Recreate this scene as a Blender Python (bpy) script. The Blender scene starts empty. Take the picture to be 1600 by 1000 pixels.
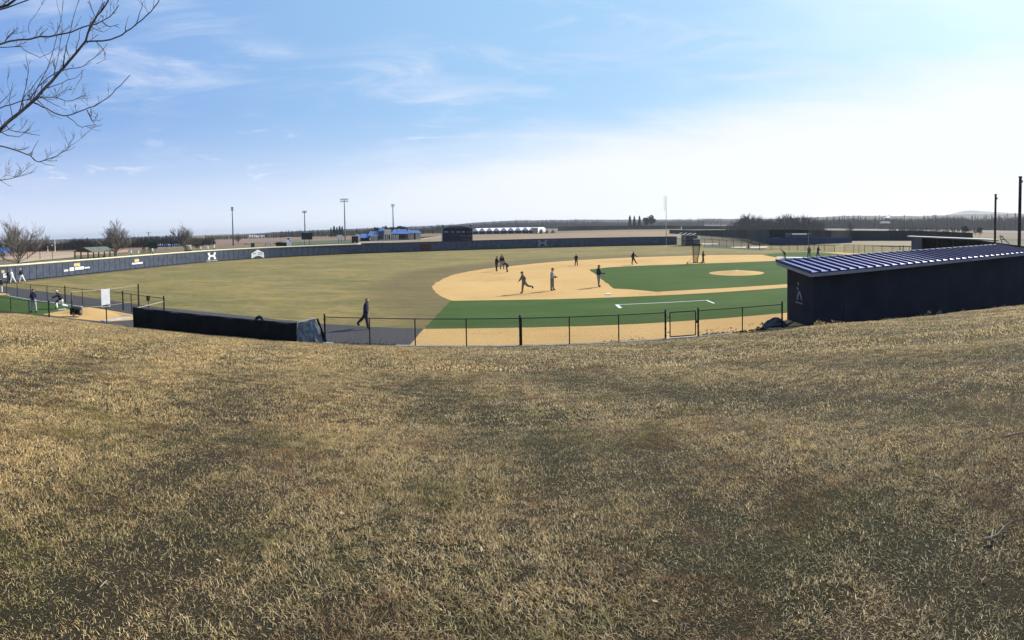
import bpy, bmesh, math, random
import numpy as np
from math import sin, cos, tan, radians, degrees, atan2, hypot, pi, sqrt
from mathutils import Vector, Matrix, Euler

scene = bpy.context.scene
COL = scene.collection
RND = random.Random(7)

# ---------------------------------------------------------------- camera
F, EYE, PITCH, ROLL, Y0 = 820.0, 5.2, radians(1.95), radians(1.0), 382.0
FW = Vector((0, cos(PITCH), -sin(PITCH)))
_up = Vector((1, 0, 0)).cross(FW)
RT = Vector((1, 0, 0)) * cos(ROLL) - _up * sin(ROLL)
UP = RT.cross(FW)
camd = bpy.data.cameras.new('camera')
cam = bpy.data.objects.new('camera', camd)
COL.objects.link(cam)
camd.type = 'PANO'
camd.panorama_type = 'CENTRAL_CYLINDRICAL'
camd.central_cylindrical_range_u_min = -800 / F
camd.central_cylindrical_range_u_max = 800 / F
camd.central_cylindrical_range_v_min = -(1000 - Y0) / F
camd.central_cylindrical_range_v_max = Y0 / F
camd.central_cylindrical_radius = 1.0
camd.clip_start = 0.05
camd.clip_end = 30000
cam.matrix_world = Matrix(((RT.x, UP.x, -FW.x, 0), (RT.y, UP.y, -FW.y, 0), (RT.z, UP.z, -FW.z, EYE), (0, 0, 0, 1)))
scene.camera = cam

# ---------------------------------------------------------------- sun and sky
SUN_AZ = radians(35.5)      # from +X towards +Y
SUN_EL = radians(36)
sd = Vector((cos(SUN_AZ) * cos(SUN_EL), sin(SUN_AZ) * cos(SUN_EL), sin(SUN_EL)))
sl = bpy.data.lights.new('sun', 'SUN')
sl.energy = 5.0
sl.angle = radians(0.55)
sl.color = (1.0, 0.945, 0.86)
so = bpy.data.objects.new('sun', sl)
COL.objects.link(so)
so.rotation_euler = sd.to_track_quat('Z', 'Y').to_euler()

world = bpy.data.worlds.new('World')
scene.world = world
world.use_nodes = True
wt = world.node_tree
wt.nodes.clear()


def N(tree, typ, ins=None, **kw):
    n = tree.nodes.new(typ)
    for k, v in kw.items():
        setattr(n, k, v)
    for k, v in (ins or {}).items():
        s = n.inputs[k]
        if hasattr(v, 'outputs'):
            tree.links.new(v.outputs[0], s)
        elif hasattr(v, 'is_linked'):
            tree.links.new(v, s)
        else:
            s.default_value = v
    return n


def math_(tree, op, a, b=0.0, c=0.0, clamp=False):
    n = tree.nodes.new('ShaderNodeMath')
    n.operation = op
    n.use_clamp = clamp
    for i, v in enumerate((a, b, c)):
        if hasattr(v, 'outputs'):
            v = v.outputs[0]
        if hasattr(v, 'is_linked'):
            tree.links.new(v, n.inputs[i])
        else:
            n.inputs[i].default_value = v
    return n


def mixc(tree, fac, a, b, mode='MIX'):
    n = tree.nodes.new('ShaderNodeMix')
    n.data_type = 'RGBA'
    n.blend_type = mode
    for idx, v in ((0, fac), (6, a), (7, b)):
        if hasattr(v, 'outputs'):
            v = v.outputs[2] if v.bl_idname == 'ShaderNodeMix' else v.outputs[0]
        if hasattr(v, 'is_linked'):
            tree.links.new(v, n.inputs[idx])
        elif idx == 0:
            n.inputs[0].default_value = v
        else:
            n.inputs[idx].default_value = (*v[:3], 1)
    return n


def smooth(tree, v, lo, hi):
    n = tree.nodes.new('ShaderNodeMapRange')
    n.interpolation_type = 'SMOOTHSTEP'
    for i, q in enumerate((v, lo, hi)):
        if hasattr(q, 'outputs'):
            q = q.outputs[0]
        if hasattr(q, 'is_linked'):
            tree.links.new(q, n.inputs[i])
        else:
            n.inputs[i].default_value = q
    return n


def build_sky():
    t = wt
    sky = N(t, 'ShaderNodeTexSky', sky_type='NISHITA', sun_disc=False, sun_elevation=SUN_EL,
            sun_rotation=pi / 2 - SUN_AZ, altitude=150, air_density=1.0, dust_density=1.3, ozone_density=2.6)
    tc = N(t, 'ShaderNodeTexCoord')
    sx = N(t, 'ShaderNodeSeparateXYZ', {0: tc.outputs['Generated']})
    az0 = math_(t, 'ARCTAN2', sx.outputs[0], sx.outputs[1])           # 0 = +Y, + to the right, radians
    SA = 0.96                                                         # compass bearing of the sun
    az = math_(t, 'SUBTRACT', SA, math_(t, 'ARCCOSINE', math_(t, 'COSINE', math_(t, 'SUBTRACT', az0, SA))))   # symmetric about the sun
    el = math_(t, 'ARCSINE', sx.outputs[2])
    def nz(sa, se, off, detail=5, rough=.6, dist=0.0):
        cv = N(t, 'ShaderNodeCombineXYZ', {0: math_(t, 'MULTIPLY_ADD', sx.outputs[0], sa, off), 1: math_(t, 'MULTIPLY_ADD', sx.outputs[1], sa, off), 2: math_(t, 'MULTIPLY', el, se)})
        return N(t, 'ShaderNodeTexNoise', {'Vector': cv, 'Scale': 1.0, 'Detail': detail, 'Roughness': rough, 'Distortion': dist})
    # broad bank of thin white cloud low down, rising towards the sun
    edge = math_(t, 'MULTIPLY_ADD', math_(t, 'POWER', math_(t, 'MAXIMUM', math_(t, 'ADD', az, 0.75), 0.0), 1.35), 0.124, 0.030)
    n1 = nz(2.0, 11, 3.1, 7, .62, .5)
    wob = math_(t, 'MULTIPLY', math_(t, 'SUBTRACT', n1, 0.5), 0.16)
    d = math_(t, 'SUBTRACT', math_(t, 'ADD', el, wob), edge)
    bank = math_(t, 'SUBTRACT', 1.0, smooth(t, d, -0.05, 0.085))
    bank = math_(t, 'MULTIPLY', bank, smooth(t, az, -0.95, 0.25))
    n4 = nz(1.6, 7, 8.3, 5, .6, .3)
    high = math_(t, 'MULTIPLY', smooth(t, n4, .42, .66), smooth(t, az, .0, 1.0))
    high = math_(t, 'MULTIPLY', high, .45)
    # separate wisps
    n2 = nz(3.2, 17, 12.7, 8, .60, .8)
    n3 = nz(1.5, 5, 6.9, 2, .5)
    w = math_(t, 'MULTIPLY', smooth(t, n2, 0.45, 0.74), smooth(t, n3, 0.38, 0.58))
    n5 = nz(6.5, 34, 21.3, 6, .6, .4)
    low = math_(t, 'MULTIPLY', smooth(t, n5, .56, .68), math_(t, 'MULTIPLY', smooth(t, el, .055, .10), math_(t, 'SUBTRACT', 1.0, smooth(t, el, .15, .24))))
    low = math_(t, 'MULTIPLY', low, smooth(t, nz(2.4, 6, 33.1, 2), .44, .56))
    wisp = math_(t, 'MAXIMUM', math_(t, 'MULTIPLY', w, 0.60), math_(t, 'MULTIPLY', low, .8))
    wisp = math_(t, 'MULTIPLY', wisp, smooth(t, el, 0.02, 0.1))
    hz = math_(t, 'SUBTRACT', 1.0, smooth(t, el, -0.03, 0.28))
    hz = math_(t, 'MULTIPLY', math_(t, 'POWER', hz, 1.45), 0.96)
    # clear-air colour: Nishita carried by thin even high cloud, paler towards the sun
    g1 = mixc(t, smooth(t, az, -1.15, .30), (2.9, 5.2, 10.4), (4.9, 8.4, 12.2))
    g2 = mixc(t, smooth(t, az, .15, 1.0), g1, (7.2, 10.9, 12.2))
    base = mixc(t, 0.78, sky.outputs[0], g2)
    c = mixc(t, hz, base, (9.9, 10.6, 12.2))
    c = mixc(t, high, c, (9.6, 11.2, 12.0))
    c = mixc(t, wisp, c, (9.0, 9.8, 11.6))
    c = mixc(t, bank, c, (10.7, 11.1, 11.6))
    bg = N(t, 'ShaderNodeBackground', {'Color': c.outputs[2], 'Strength': 0.07})
    out = N(t, 'ShaderNodeOutputWorld', {'Surface': bg})


build_sky()
scene.view_settings.view_transform = 'Standard'
scene.view_settings.look = 'None'
scene.view_settings.exposure = 0.34
scene.view_settings.gamma = 1.0
scene.view_settings.use_curve_mapping = False
scene.render.engine = 'CYCLES'
scene.cycles.max_bounces = 6
scene.cycles.transparent_max_bounces = 8


# ---------------------------------------------------------------- survey of the place
def ray(x, y):
    th = (x - 800) / F
    return RT * sin(th) + FW * cos(th) + UP * (-(y - Y0) / F)


def P(x, y, z=0.0):
    d = ray(x, y)
    t = (z - EYE) / d.z
    return Vector((d.x * t, d.y * t, z))


def A(x, y, D):
    d = ray(x, y)
    t = D / hypot(d.x, d.y)
    return Vector((d.x * t, d.y * t, EYE + d.z * t))


def RY(x, y, Y):
    d = ray(x, y)
    t = Y / d.y
    return Vector((d.x * t, Y, EYE + d.z * t))


def RX(x, y, X):
    d = ray(x, y)
    t = X / d.x
    return Vector((X, d.y * t, EYE + d.z * t))


def proj(p):
    q = Vector(p) - Vector((0, 0, EYE))
    a, b, c = q.dot(RT), q.dot(FW), q.dot(UP)
    return 800 + F * atan2(a, b), Y0 - F * c / hypot(a, b)


def HOR(x):
    th = (x - 800) / F
    return proj((1e5 * sin(th), 1e5 * cos(th), EYE))[1]


def G(x, D, z=0.0, y=375):
    p = A(x, y, D)
    p.z = z
    return p


def ZT(x, y, D):
    return A(x, y, D).z


def interp(x, tab):
    if x <= tab[0][0]:
        return tab[0][1]
    for (a, b), (c, d) in zip(tab, tab[1:]):
        if x <= c:
            return b + (d - b) * (x - a) / (c - a)
    return tab[-1][1]


# ---------------------------------------------------------------- materials
MATS = {}


def mat(name, col, rough=.85, var=.12, scale=3.0, bump=0.0, bscale=40.0, metal=0.0, spec=.3, col2=None, trans=0.0, stretch=None):
    if name in MATS:
        return MATS[name]
    m = bpy.data.materials.new(name)
    m.use_nodes = True
    t = m.node_tree
    b = t.nodes['Principled BSDF']
    b.inputs['Roughness'].default_value = rough
    b.inputs['Metallic'].default_value = metal
    b.inputs['Specular IOR Level'].default_value = spec
    geo = N(t, 'ShaderNodeNewGeometry')
    vec = geo.outputs['Position']
    if stretch:
        vec = N(t, 'ShaderNodeVectorMath', {0: vec, 1: stretch}, operation='MULTIPLY').outputs[0]
    n = N(t, 'ShaderNodeTexNoise', {'Vector': vec, 'Scale': scale, 'Detail': 5, 'Roughness': .6})
    c2 = col2 or tuple(c * (1 - 2.2 * var) for c in col)
    c1 = col if col2 else tuple(min(1, c * (1 + 1.2 * var)) for c in col)
    f = smooth(t, n, .3, .7)
    mx = mixc(t, f, c2, c1)
    t.links.new(mx.outputs[2], b.inputs['Base Color'])
    if bump:
        n2 = N(t, 'ShaderNodeTexNoise', {'Vector': geo.outputs['Position'], 'Scale': bscale, 'Detail': 3})
        bp = N(t, 'ShaderNodeBump', {'Height': n2, 'Strength': bump, 'Distance': 0.02})
        t.links.new(bp.outputs[0], b.inputs['Normal'])
    MATS[name] = m
    return m


# ---------------------------------------------------------------- mesh helpers
class MB:
    def __init__(s):
        s.v, s.f, s.m = [], [], []

    def add(s, vs, fs, mi=0):
        o = len(s.v)
        s.v += [tuple(v) for v in vs]
        s.f += [tuple(i + o for i in f) for f in fs]
        s.m += [mi] * len(fs)
        return s

    def box(s, c, size, rz=0.0, mi=0, mtx=None):
        x, y, z = (q / 2 for q in size)
        vs = [Vector((a, b, d)) for d in (-z, z) for b in (-y, y) for a in (-x, x)]
        M = mtx if mtx is not None else Matrix.Rotation(rz, 4, 'Z')
        vs = [M @ v + Vector(c) for v in vs]
        return s.add(vs, [(0, 2, 3, 1), (4, 5, 7, 6), (0, 1, 5, 4), (2, 6, 7, 3), (0, 4, 6, 2), (1, 3, 7, 5)], mi)

    def beam(s, a, b, w, h, mi=0):
        a, b = Vector(a), Vector(b)
        d = (b - a)
        L = d.length
        d.normalize()
        side = d.cross(Vector((0, 0, 1)))
        if side.length < 1e-4:
            side = Vector((1, 0, 0))
        side.normalize()
        u = side.cross(d)
        vs = []
        for e in (a, b):
            for i, j in ((-1, -1), (1, -1), (1, 1), (-1, 1)):
                vs.append(e + side * (i * w / 2) + u * (j * h / 2))
        return s.add(vs, [(0, 1, 2, 3), (7, 6, 5, 4), (0, 4, 5, 1), (1, 5, 6, 2), (2, 6, 7, 3), (3, 7, 4, 0)], mi)

    def tube(s, pts, rad, n=8, cap=True, mi=0):
        pts = [Vector(p) for p in pts]
        if not hasattr(rad, '__len__'):
            rad = [rad] * len(pts)
        o = []
        ref = None
        for i, p in enumerate(pts):
            d = (pts[min(i + 1, len(pts) - 1)] - pts[max(i - 1, 0)])
            if d.length < 1e-9:
                d = Vector((0, 0, 1))
            d.normalize()
            if ref is None:
                ref = Vector((0, 0, 1)) if abs(d.z) < .9 else Vector((1, 0, 0))
            u = d.cross(ref)
            if u.length < 1e-6:
                u = d.cross(Vector((0, 1, 0)))
            u.normalize()
            w = d.cross(u)
            for k in range(n):
                an = 2 * pi * k / n
                o.append(p + u * (cos(an) * rad[i]) + w * (sin(an) * rad[i]))
        fs = []
        for i in range(len(pts) - 1):
            for k in range(n):
                a, b = i * n + k, i * n + (k + 1) % n
                fs.append((a, b, b + n, a + n))
        if cap:
            fs.append(tuple(range(n))[::-1])
            fs.append(tuple((len(pts) - 1) * n + k for k in range(n)))
        return s.add(o, fs, mi)

    def poly(s, pts, mi=0):
        return s.add(pts, [tuple(range(len(pts)))], mi)

    def prism(s, pts, h, mi=0):
        """extrude a planar polygon along vector h"""
        n = len(pts)
        h = Vector(h)
        a = [Vector(p) for p in pts]
        b = [p + h for p in a]
        fs = [tuple(range(n))[::-1], tuple(range(n, 2 * n))] + [(i, (i + 1) % n, n + (i + 1) % n, n + i) for i in range(n)]
        return s.add(a + b, fs, mi)

    def ball(s, c, r, seg=10, rings=6, mi=0, sc=(1, 1, 1), half=False):
        vs, fs = [], []
        r0 = 0
        for i in range(rings + 1):
            ph = (pi / 2 if half else pi) * i / rings
            for k in range(seg):
                a = 2 * pi * k / seg
                vs.append((c[0] + r * sc[0] * sin(ph) * cos(a), c[1] + r * sc[1] * sin(ph) * sin(a), c[2] + r * sc[2] * cos(ph)))
        for i in range(rings):
            for k in range(seg):
                a, b = i * seg + k, i * seg + (k + 1) % seg
                fs.append((a, a + seg, b + seg, b))
        return s.add(vs, fs, mi)

    def mesh(s, name, mats, smooth_=False):
        me = bpy.data.meshes.new(name)
        me.from_pydata(s.v, [], s.f)
        for m in (mats if isinstance(mats, (list, tuple)) else [mats]):
            me.materials.append(m)
        if any(s.m):
            me.polygons.foreach_set('material_index', s.m)
        if smooth_:
            me.polygons.foreach_set('use_smooth', [True] * len(me.polygons))
        me.update()
        return me

    def build(s, name, mats, parent=None, smooth_=False, loc=None):
        o = bpy.data.objects.new(name, s.mesh(name, mats, smooth_))
        COL.objects.link(o)
        if loc is not None:
            o.location = loc
        if parent is not None:
            o.parent = parent
        return o


def tag(o, label=None, cat=None, group=None, kind=None):
    if label: o['label'] = label
    if cat: o['category'] = cat
    if group: o['group'] = group
    if kind: o['kind'] = kind
    return o


def struct(o):
    o['kind'] = 'structure'
    return o


def empty(name, loc, rz=0.0):
    o = bpy.data.objects.new(name, None)
    o.empty_display_size = .2
    COL.objects.link(o)
    o.location = loc
    o.rotation_euler.z = rz
    return o


def link_copy(o, parent=None, loc=None, rz=None):
    c = o.copy()
    COL.objects.link(c)
    c.parent = parent
    if loc is not None:
        c.location = loc
    if rz is not None:
        c.rotation_euler.z = rz
    return c


def copy_tree(o, parent=None):
    c = o.copy()
    COL.objects.link(c)
    c.parent = parent
    for ch in [q for q in bpy.data.objects if q.parent == o]:
        copy_tree(ch, c)
    return c


def place_on(m, name, parent, loc, rz=0.0, scale=None):
    o = bpy.data.objects.new(name, m)
    COL.objects.link(o)
    o.parent = parent
    o.location = loc
    o.rotation_euler.z = rz
    if scale:
        o.scale = scale
    return o


def subdiv_poly(pts, step):
    out = []
    for a, b in zip(pts, pts[1:] + pts[:1]):
        n = max(1, int((b - a).length / step))
        for i in range(n):
            out.append(a.lerp(b, i / n))
    return out


# ---------------------------------------------------------------- surface materials
def grass_field_mat():
    m = bpy.data.materials.new('outfield_grass')
    m.use_nodes = True
    t = m.node_tree
    b = t.nodes['Principled BSDF']
    b.inputs['Roughness'].default_value = .95
    b.inputs['Specular IOR Level'].default_value = .15
    pos = N(t, 'ShaderNodeNewGeometry').outputs['Position']
    def nz(sc, st=(1, 1, 1), d=5, r=.6):
        v = N(t, 'ShaderNodeVectorMath', {0: pos, 1: st}, operation='MULTIPLY')
        return N(t, 'ShaderNodeTexNoise', {'Vector': v.outputs[0], 'Scale': sc, 'Detail': d, 'Roughness': r})
    base = mixc(t, smooth(t, nz(.11, (.6, 1, 1), 8, .75), .43, .57), (.290, .208, .064), (.150, .132, .038))
    c = mixc(t, smooth(t, nz(.35, (.55, 1.3, 1), 6, .7), .42, .68), base, (.225, .180, .082))
    c = mixc(t, math_(t, 'MULTIPLY', smooth(t, nz(.5, (.30, 1.2, 1), 7, .75), .46, .66), .8), c, (.082, .088, .030))
    c = mixc(t, math_(t, 'MULTIPLY', smooth(t, nz(1.7, (.45, 1.1, 1), 9, .88), .47, .60), .62), c, (.098, .080, .026))
    c = mixc(t, math_(t, 'MULTIPLY', smooth(t, nz(2.6, (.5, 1.0, 1), 9, .88), .50, .62), .60), c, (.36, .275, .115))
    c = mixc(t, math_(t, 'MULTIPLY', smooth(t, nz(14, (1, 1, 1), 4, .8), .42, .7), .45), c, (.30, .235, .10))
    c = mixc(t, math_(t, 'MULTIPLY', smooth(t, nz(22, (1, 1, 1), 4, .8), .5, .75), .5), c, (.06, .055, .026))
    # worn darker brown ring beside the infield skin
    w = N(t, 'ShaderNodeVectorMath', {0: pos, 1: (23.5, 52.0, 0)}, operation='DISTANCE').outputs['Value']
    rn = math_(t, 'MULTIPLY_ADD', nz(.25), 3.0, w)
    ring = math_(t, 'SUBTRACT', 1.0, smooth(t, rn, 36.5, 40.5))
    c = mixc(t, math_(t, 'MULTIPLY', ring, .55), c, (.118, .086, .042))
    t.links.new(c.outputs[2], b.inputs['Base Color'])
    bp = N(t, 'ShaderNodeBump', {'Height': nz(9, (1, 1, 1), 6, .8), 'Strength': .6, 'Distance': .05})
    t.links.new(bp.outputs[0], b.inputs['Normal'])
    return m


M_OUT = grass_field_mat()
def dirt_mat():
    m = bpy.data.materials.new('infield_dirt')
    m.use_nodes = True
    t = m.node_tree
    b = t.nodes['Principled BSDF']
    b.inputs['Roughness'].default_value = .95
    b.inputs['Specular IOR Level'].default_value = .1
    pos = N(t, 'ShaderNodeNewGeometry').outputs['Position']
    def nz(sc, st=(1, 1, 1), d=5, r=.6):
        v = N(t, 'ShaderNodeVectorMath', {0: pos, 1: st}, operation='MULTIPLY')
        return N(t, 'ShaderNodeTexNoise', {'Vector': v.outputs[0], 'Scale': sc, 'Detail': d, 'Roughness': r})
    c = mixc(t, smooth(t, nz(.12), .35, .65), (.545, .348, .136), (.495, .305, .115))
    c = mixc(t, math_(t, 'MULTIPLY', smooth(t, nz(.55, (.45, 1.5, 1), 7, .78), .50, .70), .6), c, (.42, .245, .105))
    c = mixc(t, math_(t, 'MULTIPLY', smooth(t, nz(7, (.5, 1, 1), 5, .8), .52, .75), .3), c, (.36, .21, .095))
    c = mixc(t, math_(t, 'MULTIPLY', smooth(t, nz(60, (1, 1, 1), 2, .8), .5, .8), .3), c, (.66, .46, .22))
    # cleat scuffs round the bases and where the fielders stand
    for (sx_, sy_, sr) in ((10.5, 38.6, 3.4), (8.3, 66.0, 6.0), (2.0, 40.0, 3.0), (-2.5, 52.0, 3.5), (22.8, 51.5, 2.6), (26, 38.5, 5.0), (17, 74, 6)):
        dd = N(t, 'ShaderNodeVectorMath', {0: pos, 1: (sx_, sy_, 0)}, operation='DISTANCE').outputs['Value']
        k = math_(t, 'SUBTRACT', 1.0, smooth(t, dd, sr * .2, sr))
        k = math_(t, 'MULTIPLY', k, smooth(t, nz(1.6, (.7, 1.6, 1), 8, .85), .46, .58))
        c = mixc(t, math_(t, 'MULTIPLY', k, .62), c, (.34, .185, .075))
    t.links.new(c.outputs[2], b.inputs['Base Color'])
    bp = N(t, 'ShaderNodeBump', {'Height': nz(12, (1, 1, 1), 6, .8), 'Strength': .35, 'Distance': .02})
    t.links.new(bp.outputs[0], b.inputs['Normal'])
    return m
M_DIRT = dirt_mat()
def turf_mat():
    m = bpy.data.materials.new('artificial_turf')
    m.use_nodes = True
    t = m.node_tree
    b = t.nodes['Principled BSDF']
    b.inputs['Roughness'].default_value = .95
    b.inputs['Specular IOR Level'].default_value = .05
    pos = N(t, 'ShaderNodeNewGeometry').outputs['Position']
    def nz(sc, st=(1, 1, 1), d=5, r=.6):
        v = N(t, 'ShaderNodeVectorMath', {0: pos, 1: st}, operation='MULTIPLY')
        return N(t, 'ShaderNodeTexNoise', {'Vector': v.outputs[0], 'Scale': sc, 'Detail': d, 'Roughness': r})
    c = mixc(t, smooth(t, nz(.25, (.6, 1.4, 1)), .35, .65), (.054, .092, .025), (.072, .110, .034))
    c = mixc(t, math_(t, 'MULTIPLY', smooth(t, nz(18, (.6, 1, 1), 5, .8), .45, .7), .45), c, (.066, .108, .036))
    c = mixc(t, math_(t, 'MULTIPLY', smooth(t, nz(1.4, (.4, 1.5, 1), 6, .8), .5, .75), .35), c, (.078, .098, .036))
    c = mixc(t, math_(t, 'MULTIPLY', smooth(t, nz(25, (1, 1, 1), 4, .8), .5, .75), .5), c, (.015, .045, .014))
    t.links.new(c.outputs[2], b.inputs['Base Color'])
    bp = N(t, 'ShaderNodeBump', {'Height': nz(30, (1, 1, 1), 4, .8), 'Strength': .5, 'Distance': .02})
    t.links.new(bp.outputs[0], b.inputs['Normal'])
    return m
M_TURF = turf_mat()
M_TRACK = mat('cinder_track', (.072, .068, .066), .95, .26, 9, .5, 60)
M_WHITE = mat('white_paint', (.78, .78, .76), .6, .05, 5)
M_CONC = mat('concrete', (.42, .40, .37), .9, .15, 2.0, .3, 20)
M_BLACK = mat('black_vinyl_steel', (.012, .013, .014), .45, .1, 4)
M_WIRE = mat('black_chain_link_wire', (.02, .021, .02), .5, .1, 4)
M_SCREEN = mat('black_windscreen', (.014, .015, .015), .9, .2, 1.2, .2, 30, spec=.06)
M_NAVYWALL = mat('navy_padding', (.072, .086, .116), .8, .10, 1.3, spec=.12)
M_YEL = mat('cream_yellow_cap', (.70, .64, .42), .6, .08, 3)
M_NAVY = mat('navy_painted_block', (.021, .024, .034), .85, .14, .8, .15, 12, spec=.12)
M_FASC = mat('grey_fascia', (.22, .225, .23), .6, .08, 1.5)
M_ROOF = mat('navy_metal_roof', (.085, .105, .30), .42, .10, 1.0, metal=.35, spec=.4)
M_SEAM = mat('navy_metal_seam', (.034, .043, .115), .7, .08, 1.0, spec=.15)  # roof metal again, coloured darker for the shaded sides of the ribs
M_SKIN = mat('skin', (.42, .25, .18), .6, .05, 6)
M_STEEL = mat('galvanised_steel', (.25, .26, .27), .5, .1, 2, metal=.4)
M_BROWNPOLE = mat('dark_wood_pole', (.045, .035, .027), .85, .2, 3, .3, 20)
M_WOOD = mat('bark_grey', (.155, .135, .118), .9, .2, 3)
M_GREYLOGO = mat('faded_grey_print', (.19, .205, .235), .7, .1, 3)

# ---------------------------------------------------------------- terrain
FOOT = 22.6      # the foot of the bank runs parallel to the third-base line


def hill_z(x, y):
    t = min(1.0, max(0.0, (FOOT - y) / 21.5))
    z = 3.6 * (t ** 1.0)
    # soften the top and the foot
    if t > .86:
        e = (t - .86) / .14
        z = 3.6 * (.86 + .14 * (e - e * e * .5 * .9))
    r = max(0.0, x - 12.0) / 22.0
    z -= 1.05 * min(r, 1.6) * (y / 21.0 if y > 0 else 0)
    q = min(1.0, max(0.0, (x - 9.0) / 4.0))
    z += .19 * q * q * (3 - 2 * q) * math.exp(-((y - 18.7) / 2.6) ** 2)
    fx = min(1.0, max(0.0, (x - 12.3) / 2.5))
    fy = min(1.0, max(0.0, (y - 19.5) / 1.4))
    z -= 2.0 * fx * fx * (3 - 2 * fx) * fy * fy * (3 - 2 * fy)
    return z + .035 * sin(x * .55 + 1.3) * sin(y * .47) * min(1, t * 5) + .02 * sin(x * 1.7 + y * .8) * min(1, t * 5)


EYE_GROUND = hill_z(0, 0)


def ground_colour_mat():
    m = bpy.data.materials.new('winter_farmland')
    m.use_nodes = True
    t = m.node_tree
    b = t.nodes['Principled BSDF']
    b.inputs['Roughness'].default_value = .95
    b.inputs['Specular IOR Level'].default_value = .1
    pos = N(t, 'ShaderNodeNewGeometry').outputs['Position']
    def nz(sc, st=(1, 1, 1), d=5, r=.6, off=0):
        v = N(t, 'ShaderNodeVectorMath', {0: pos, 1: st, 2: (off, off, 0)}, operation='MULTIPLY_ADD')
        return N(t, 'ShaderNodeTexNoise', {'Vector': v.outputs[0], 'Scale': sc, 'Detail': d, 'Roughness': r})
    c = mixc(t, smooth(t, nz(.006), .4, .6), (.205, .150, .095), (.150, .128, .070))
    c = mixc(t, smooth(t, nz(.012, (.5, 1, 1), 3, .5, 9), .52, .62), c, (.29, .165, .115))
    c = mixc(t, math_(t, 'MULTIPLY', smooth(t, nz(.02, (.4, 1.3, 1), 4, .5, 31), .5, .62), .7), c, (.125, .125, .065))
    c = mixc(t, math_(t, 'MULTIPLY', smooth(t, nz(.5, (.5, 1, 1), 6, .8), .45, .7), .4), c, (.25, .20, .135))
    t.links.new(c.outputs[2], b.inputs['Base Color'])
    return m


M_LAND = ground_colour_mat()
M_FOREST = mat('leafless_forest_floor', (.045, .041, .039), .95, .25, .03, col2=(.068, .062, .058))


def build_ground():
    mb = MB()
    # a polar sheet under everything, from the field to the horizon
    rs = [0, 30, 60, 85, 100, 150, 220, 320, 450, 620, 850, 1200, 1800, 2800, 4500, 8000, 14000]
    nA = 96
    vs = [(0, 0, -1.9)]
    for r in rs[1:]:
        for k in range(nA):
            a = 2 * pi * k / nA
            z = -1.9 if r < 70 else (-.35 if r < 120 else -.20)
            vs.append((r * cos(a), r * sin(a), z))
    fs = [(0, 1 + k, 1 + (k + 1) % nA) for k in range(nA)]
    for i in range(len(rs) - 2):
        for k in range(nA):
            a, b = 1 + i * nA + k, 1 + i * nA + (k + 1) % nA
            fs.append((a, a + nA, b + nA, b))
    mb.add(vs, fs)
    struct(mb.build('ground', M_LAND))


build_ground()


def sheet(name, pts, z, m, parent=None, kind=True):
    """flat polygon at height z (triangulated)"""
    bm = bmesh.new()
    vs = [bm.verts.new((p.x, p.y, z)) for p in pts]
    f = bm.faces.new(vs)
    if f.normal.z < 0 or sum((a.x * b.y - b.x * a.y) for a, b in zip(pts, pts[1:] + pts[:1])) < 0:
        f.normal_flip()
    bmesh.ops.triangulate(bm, faces=[f])
    me = bpy.data.meshes.new(name)
    bm.to_mesh(me)
    bm.free()
    me.materials.append(m)
    o = bpy.data.objects.new(name, me)
    COL.objects.link(o)
    if parent:
        o.parent = parent
    elif kind:
        struct(o)
    return o


def rag(pts, step=.8, amp=.05, seed=1):
    rr = random.Random(seed)
    return [p + Vector((rr.gauss(0, amp), rr.gauss(0, amp), 0)) for p in subdiv_poly(pts, step)]


def pp(*pts):
    return [P(x, y) for x, y in pts]


# wall line on the ground (from the left-field foul corner round to the right-field corner)
WALLPX = [(-95, 443), (-40, 443.5), (0, 442.3), (50, 437.3), (100, 432), (150, 427), (200, 421.5), (275, 413.6), (340, 408), (400, 404), (460, 401), (520, 398.2), (575, 395.8), (670, 392.6), (740, 390.3),
          (850, 387), (950, 384.6), (1010, 383.3), (1063, 382.2)]
WALLPT = [P(x, y) for x, y in WALLPX]


def resample(pts, step):
    out = [pts[0].copy()]
    acc = 0.0
    for a, b in zip(pts, pts[1:]):
        L = (b - a).length
        d = step - acc
        while d <= L:
            out.append(a.lerp(b, d / L))
            d += step
        acc = L - (d - step)
    return out


def smooth_line(pts, it=2):
    for _ in range(it):
        q = [pts[0]]
        for a, b in zip(pts, pts[1:]):
            q += [a.lerp(b, .25), a.lerp(b, .75)]
        q.append(pts[-1])
        pts = q
    return pts


WL = smooth_line(WALLPT, 3)
PANW = 1.22
WALL = resample(WL, PANW)

# outfield and the whole ball park lawn
FOOT = 22.6
lawn = [Vector(p) for p in ((-75, FOOT - .5, 0), (-75, 60, 0))] + [p.copy() for p in WL[2:]] + [P(1120, 383), P(1300, 384), P(1420, 386), Vector((120, 60, 0)), Vector((110, FOOT + .6, 0)), Vector((60, FOOT + .6, 0))]
sheet('outfield_grass', lawn, 0.0, M_OUT)

# warning track of dark cinders along the foot of the bank and along the wall
trk_top = [(-60, 444), (0, 446.5), (27, 450), (80, 457), (190, 472), (250, 480.5), (330, 488), (400, 495), (508, 506), (600, 511.5), (662, 513.5)]
trk = pp(*trk_top) + [P(640, 539.5), Vector((-9, FOOT - .6, 0)), Vector((-20, FOOT - .6, 0)), Vector((-60, FOOT - .6, 0))]
sheet('warning_track', rag(trk, .6, .05, 5), .004, M_TRACK)
inner = []
for i, p in enumerate(WL):
    a, b = WL[max(0, i - 1)], WL[min(len(WL) - 1, i + 1)]
    d = (b - a).normalized()
    inner.append(p + Vector((d.y, -d.x, 0)) * (1.7 + .25 * sin(i * 1.3)))
k_end = int(len(WL) * .55)
sheet('wall_track', WL[2:k_end] + inner[2:k_end][::-1], .0075, mat('dry_track', (.12, .105, .08), .95, .2, 1.5))

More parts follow.
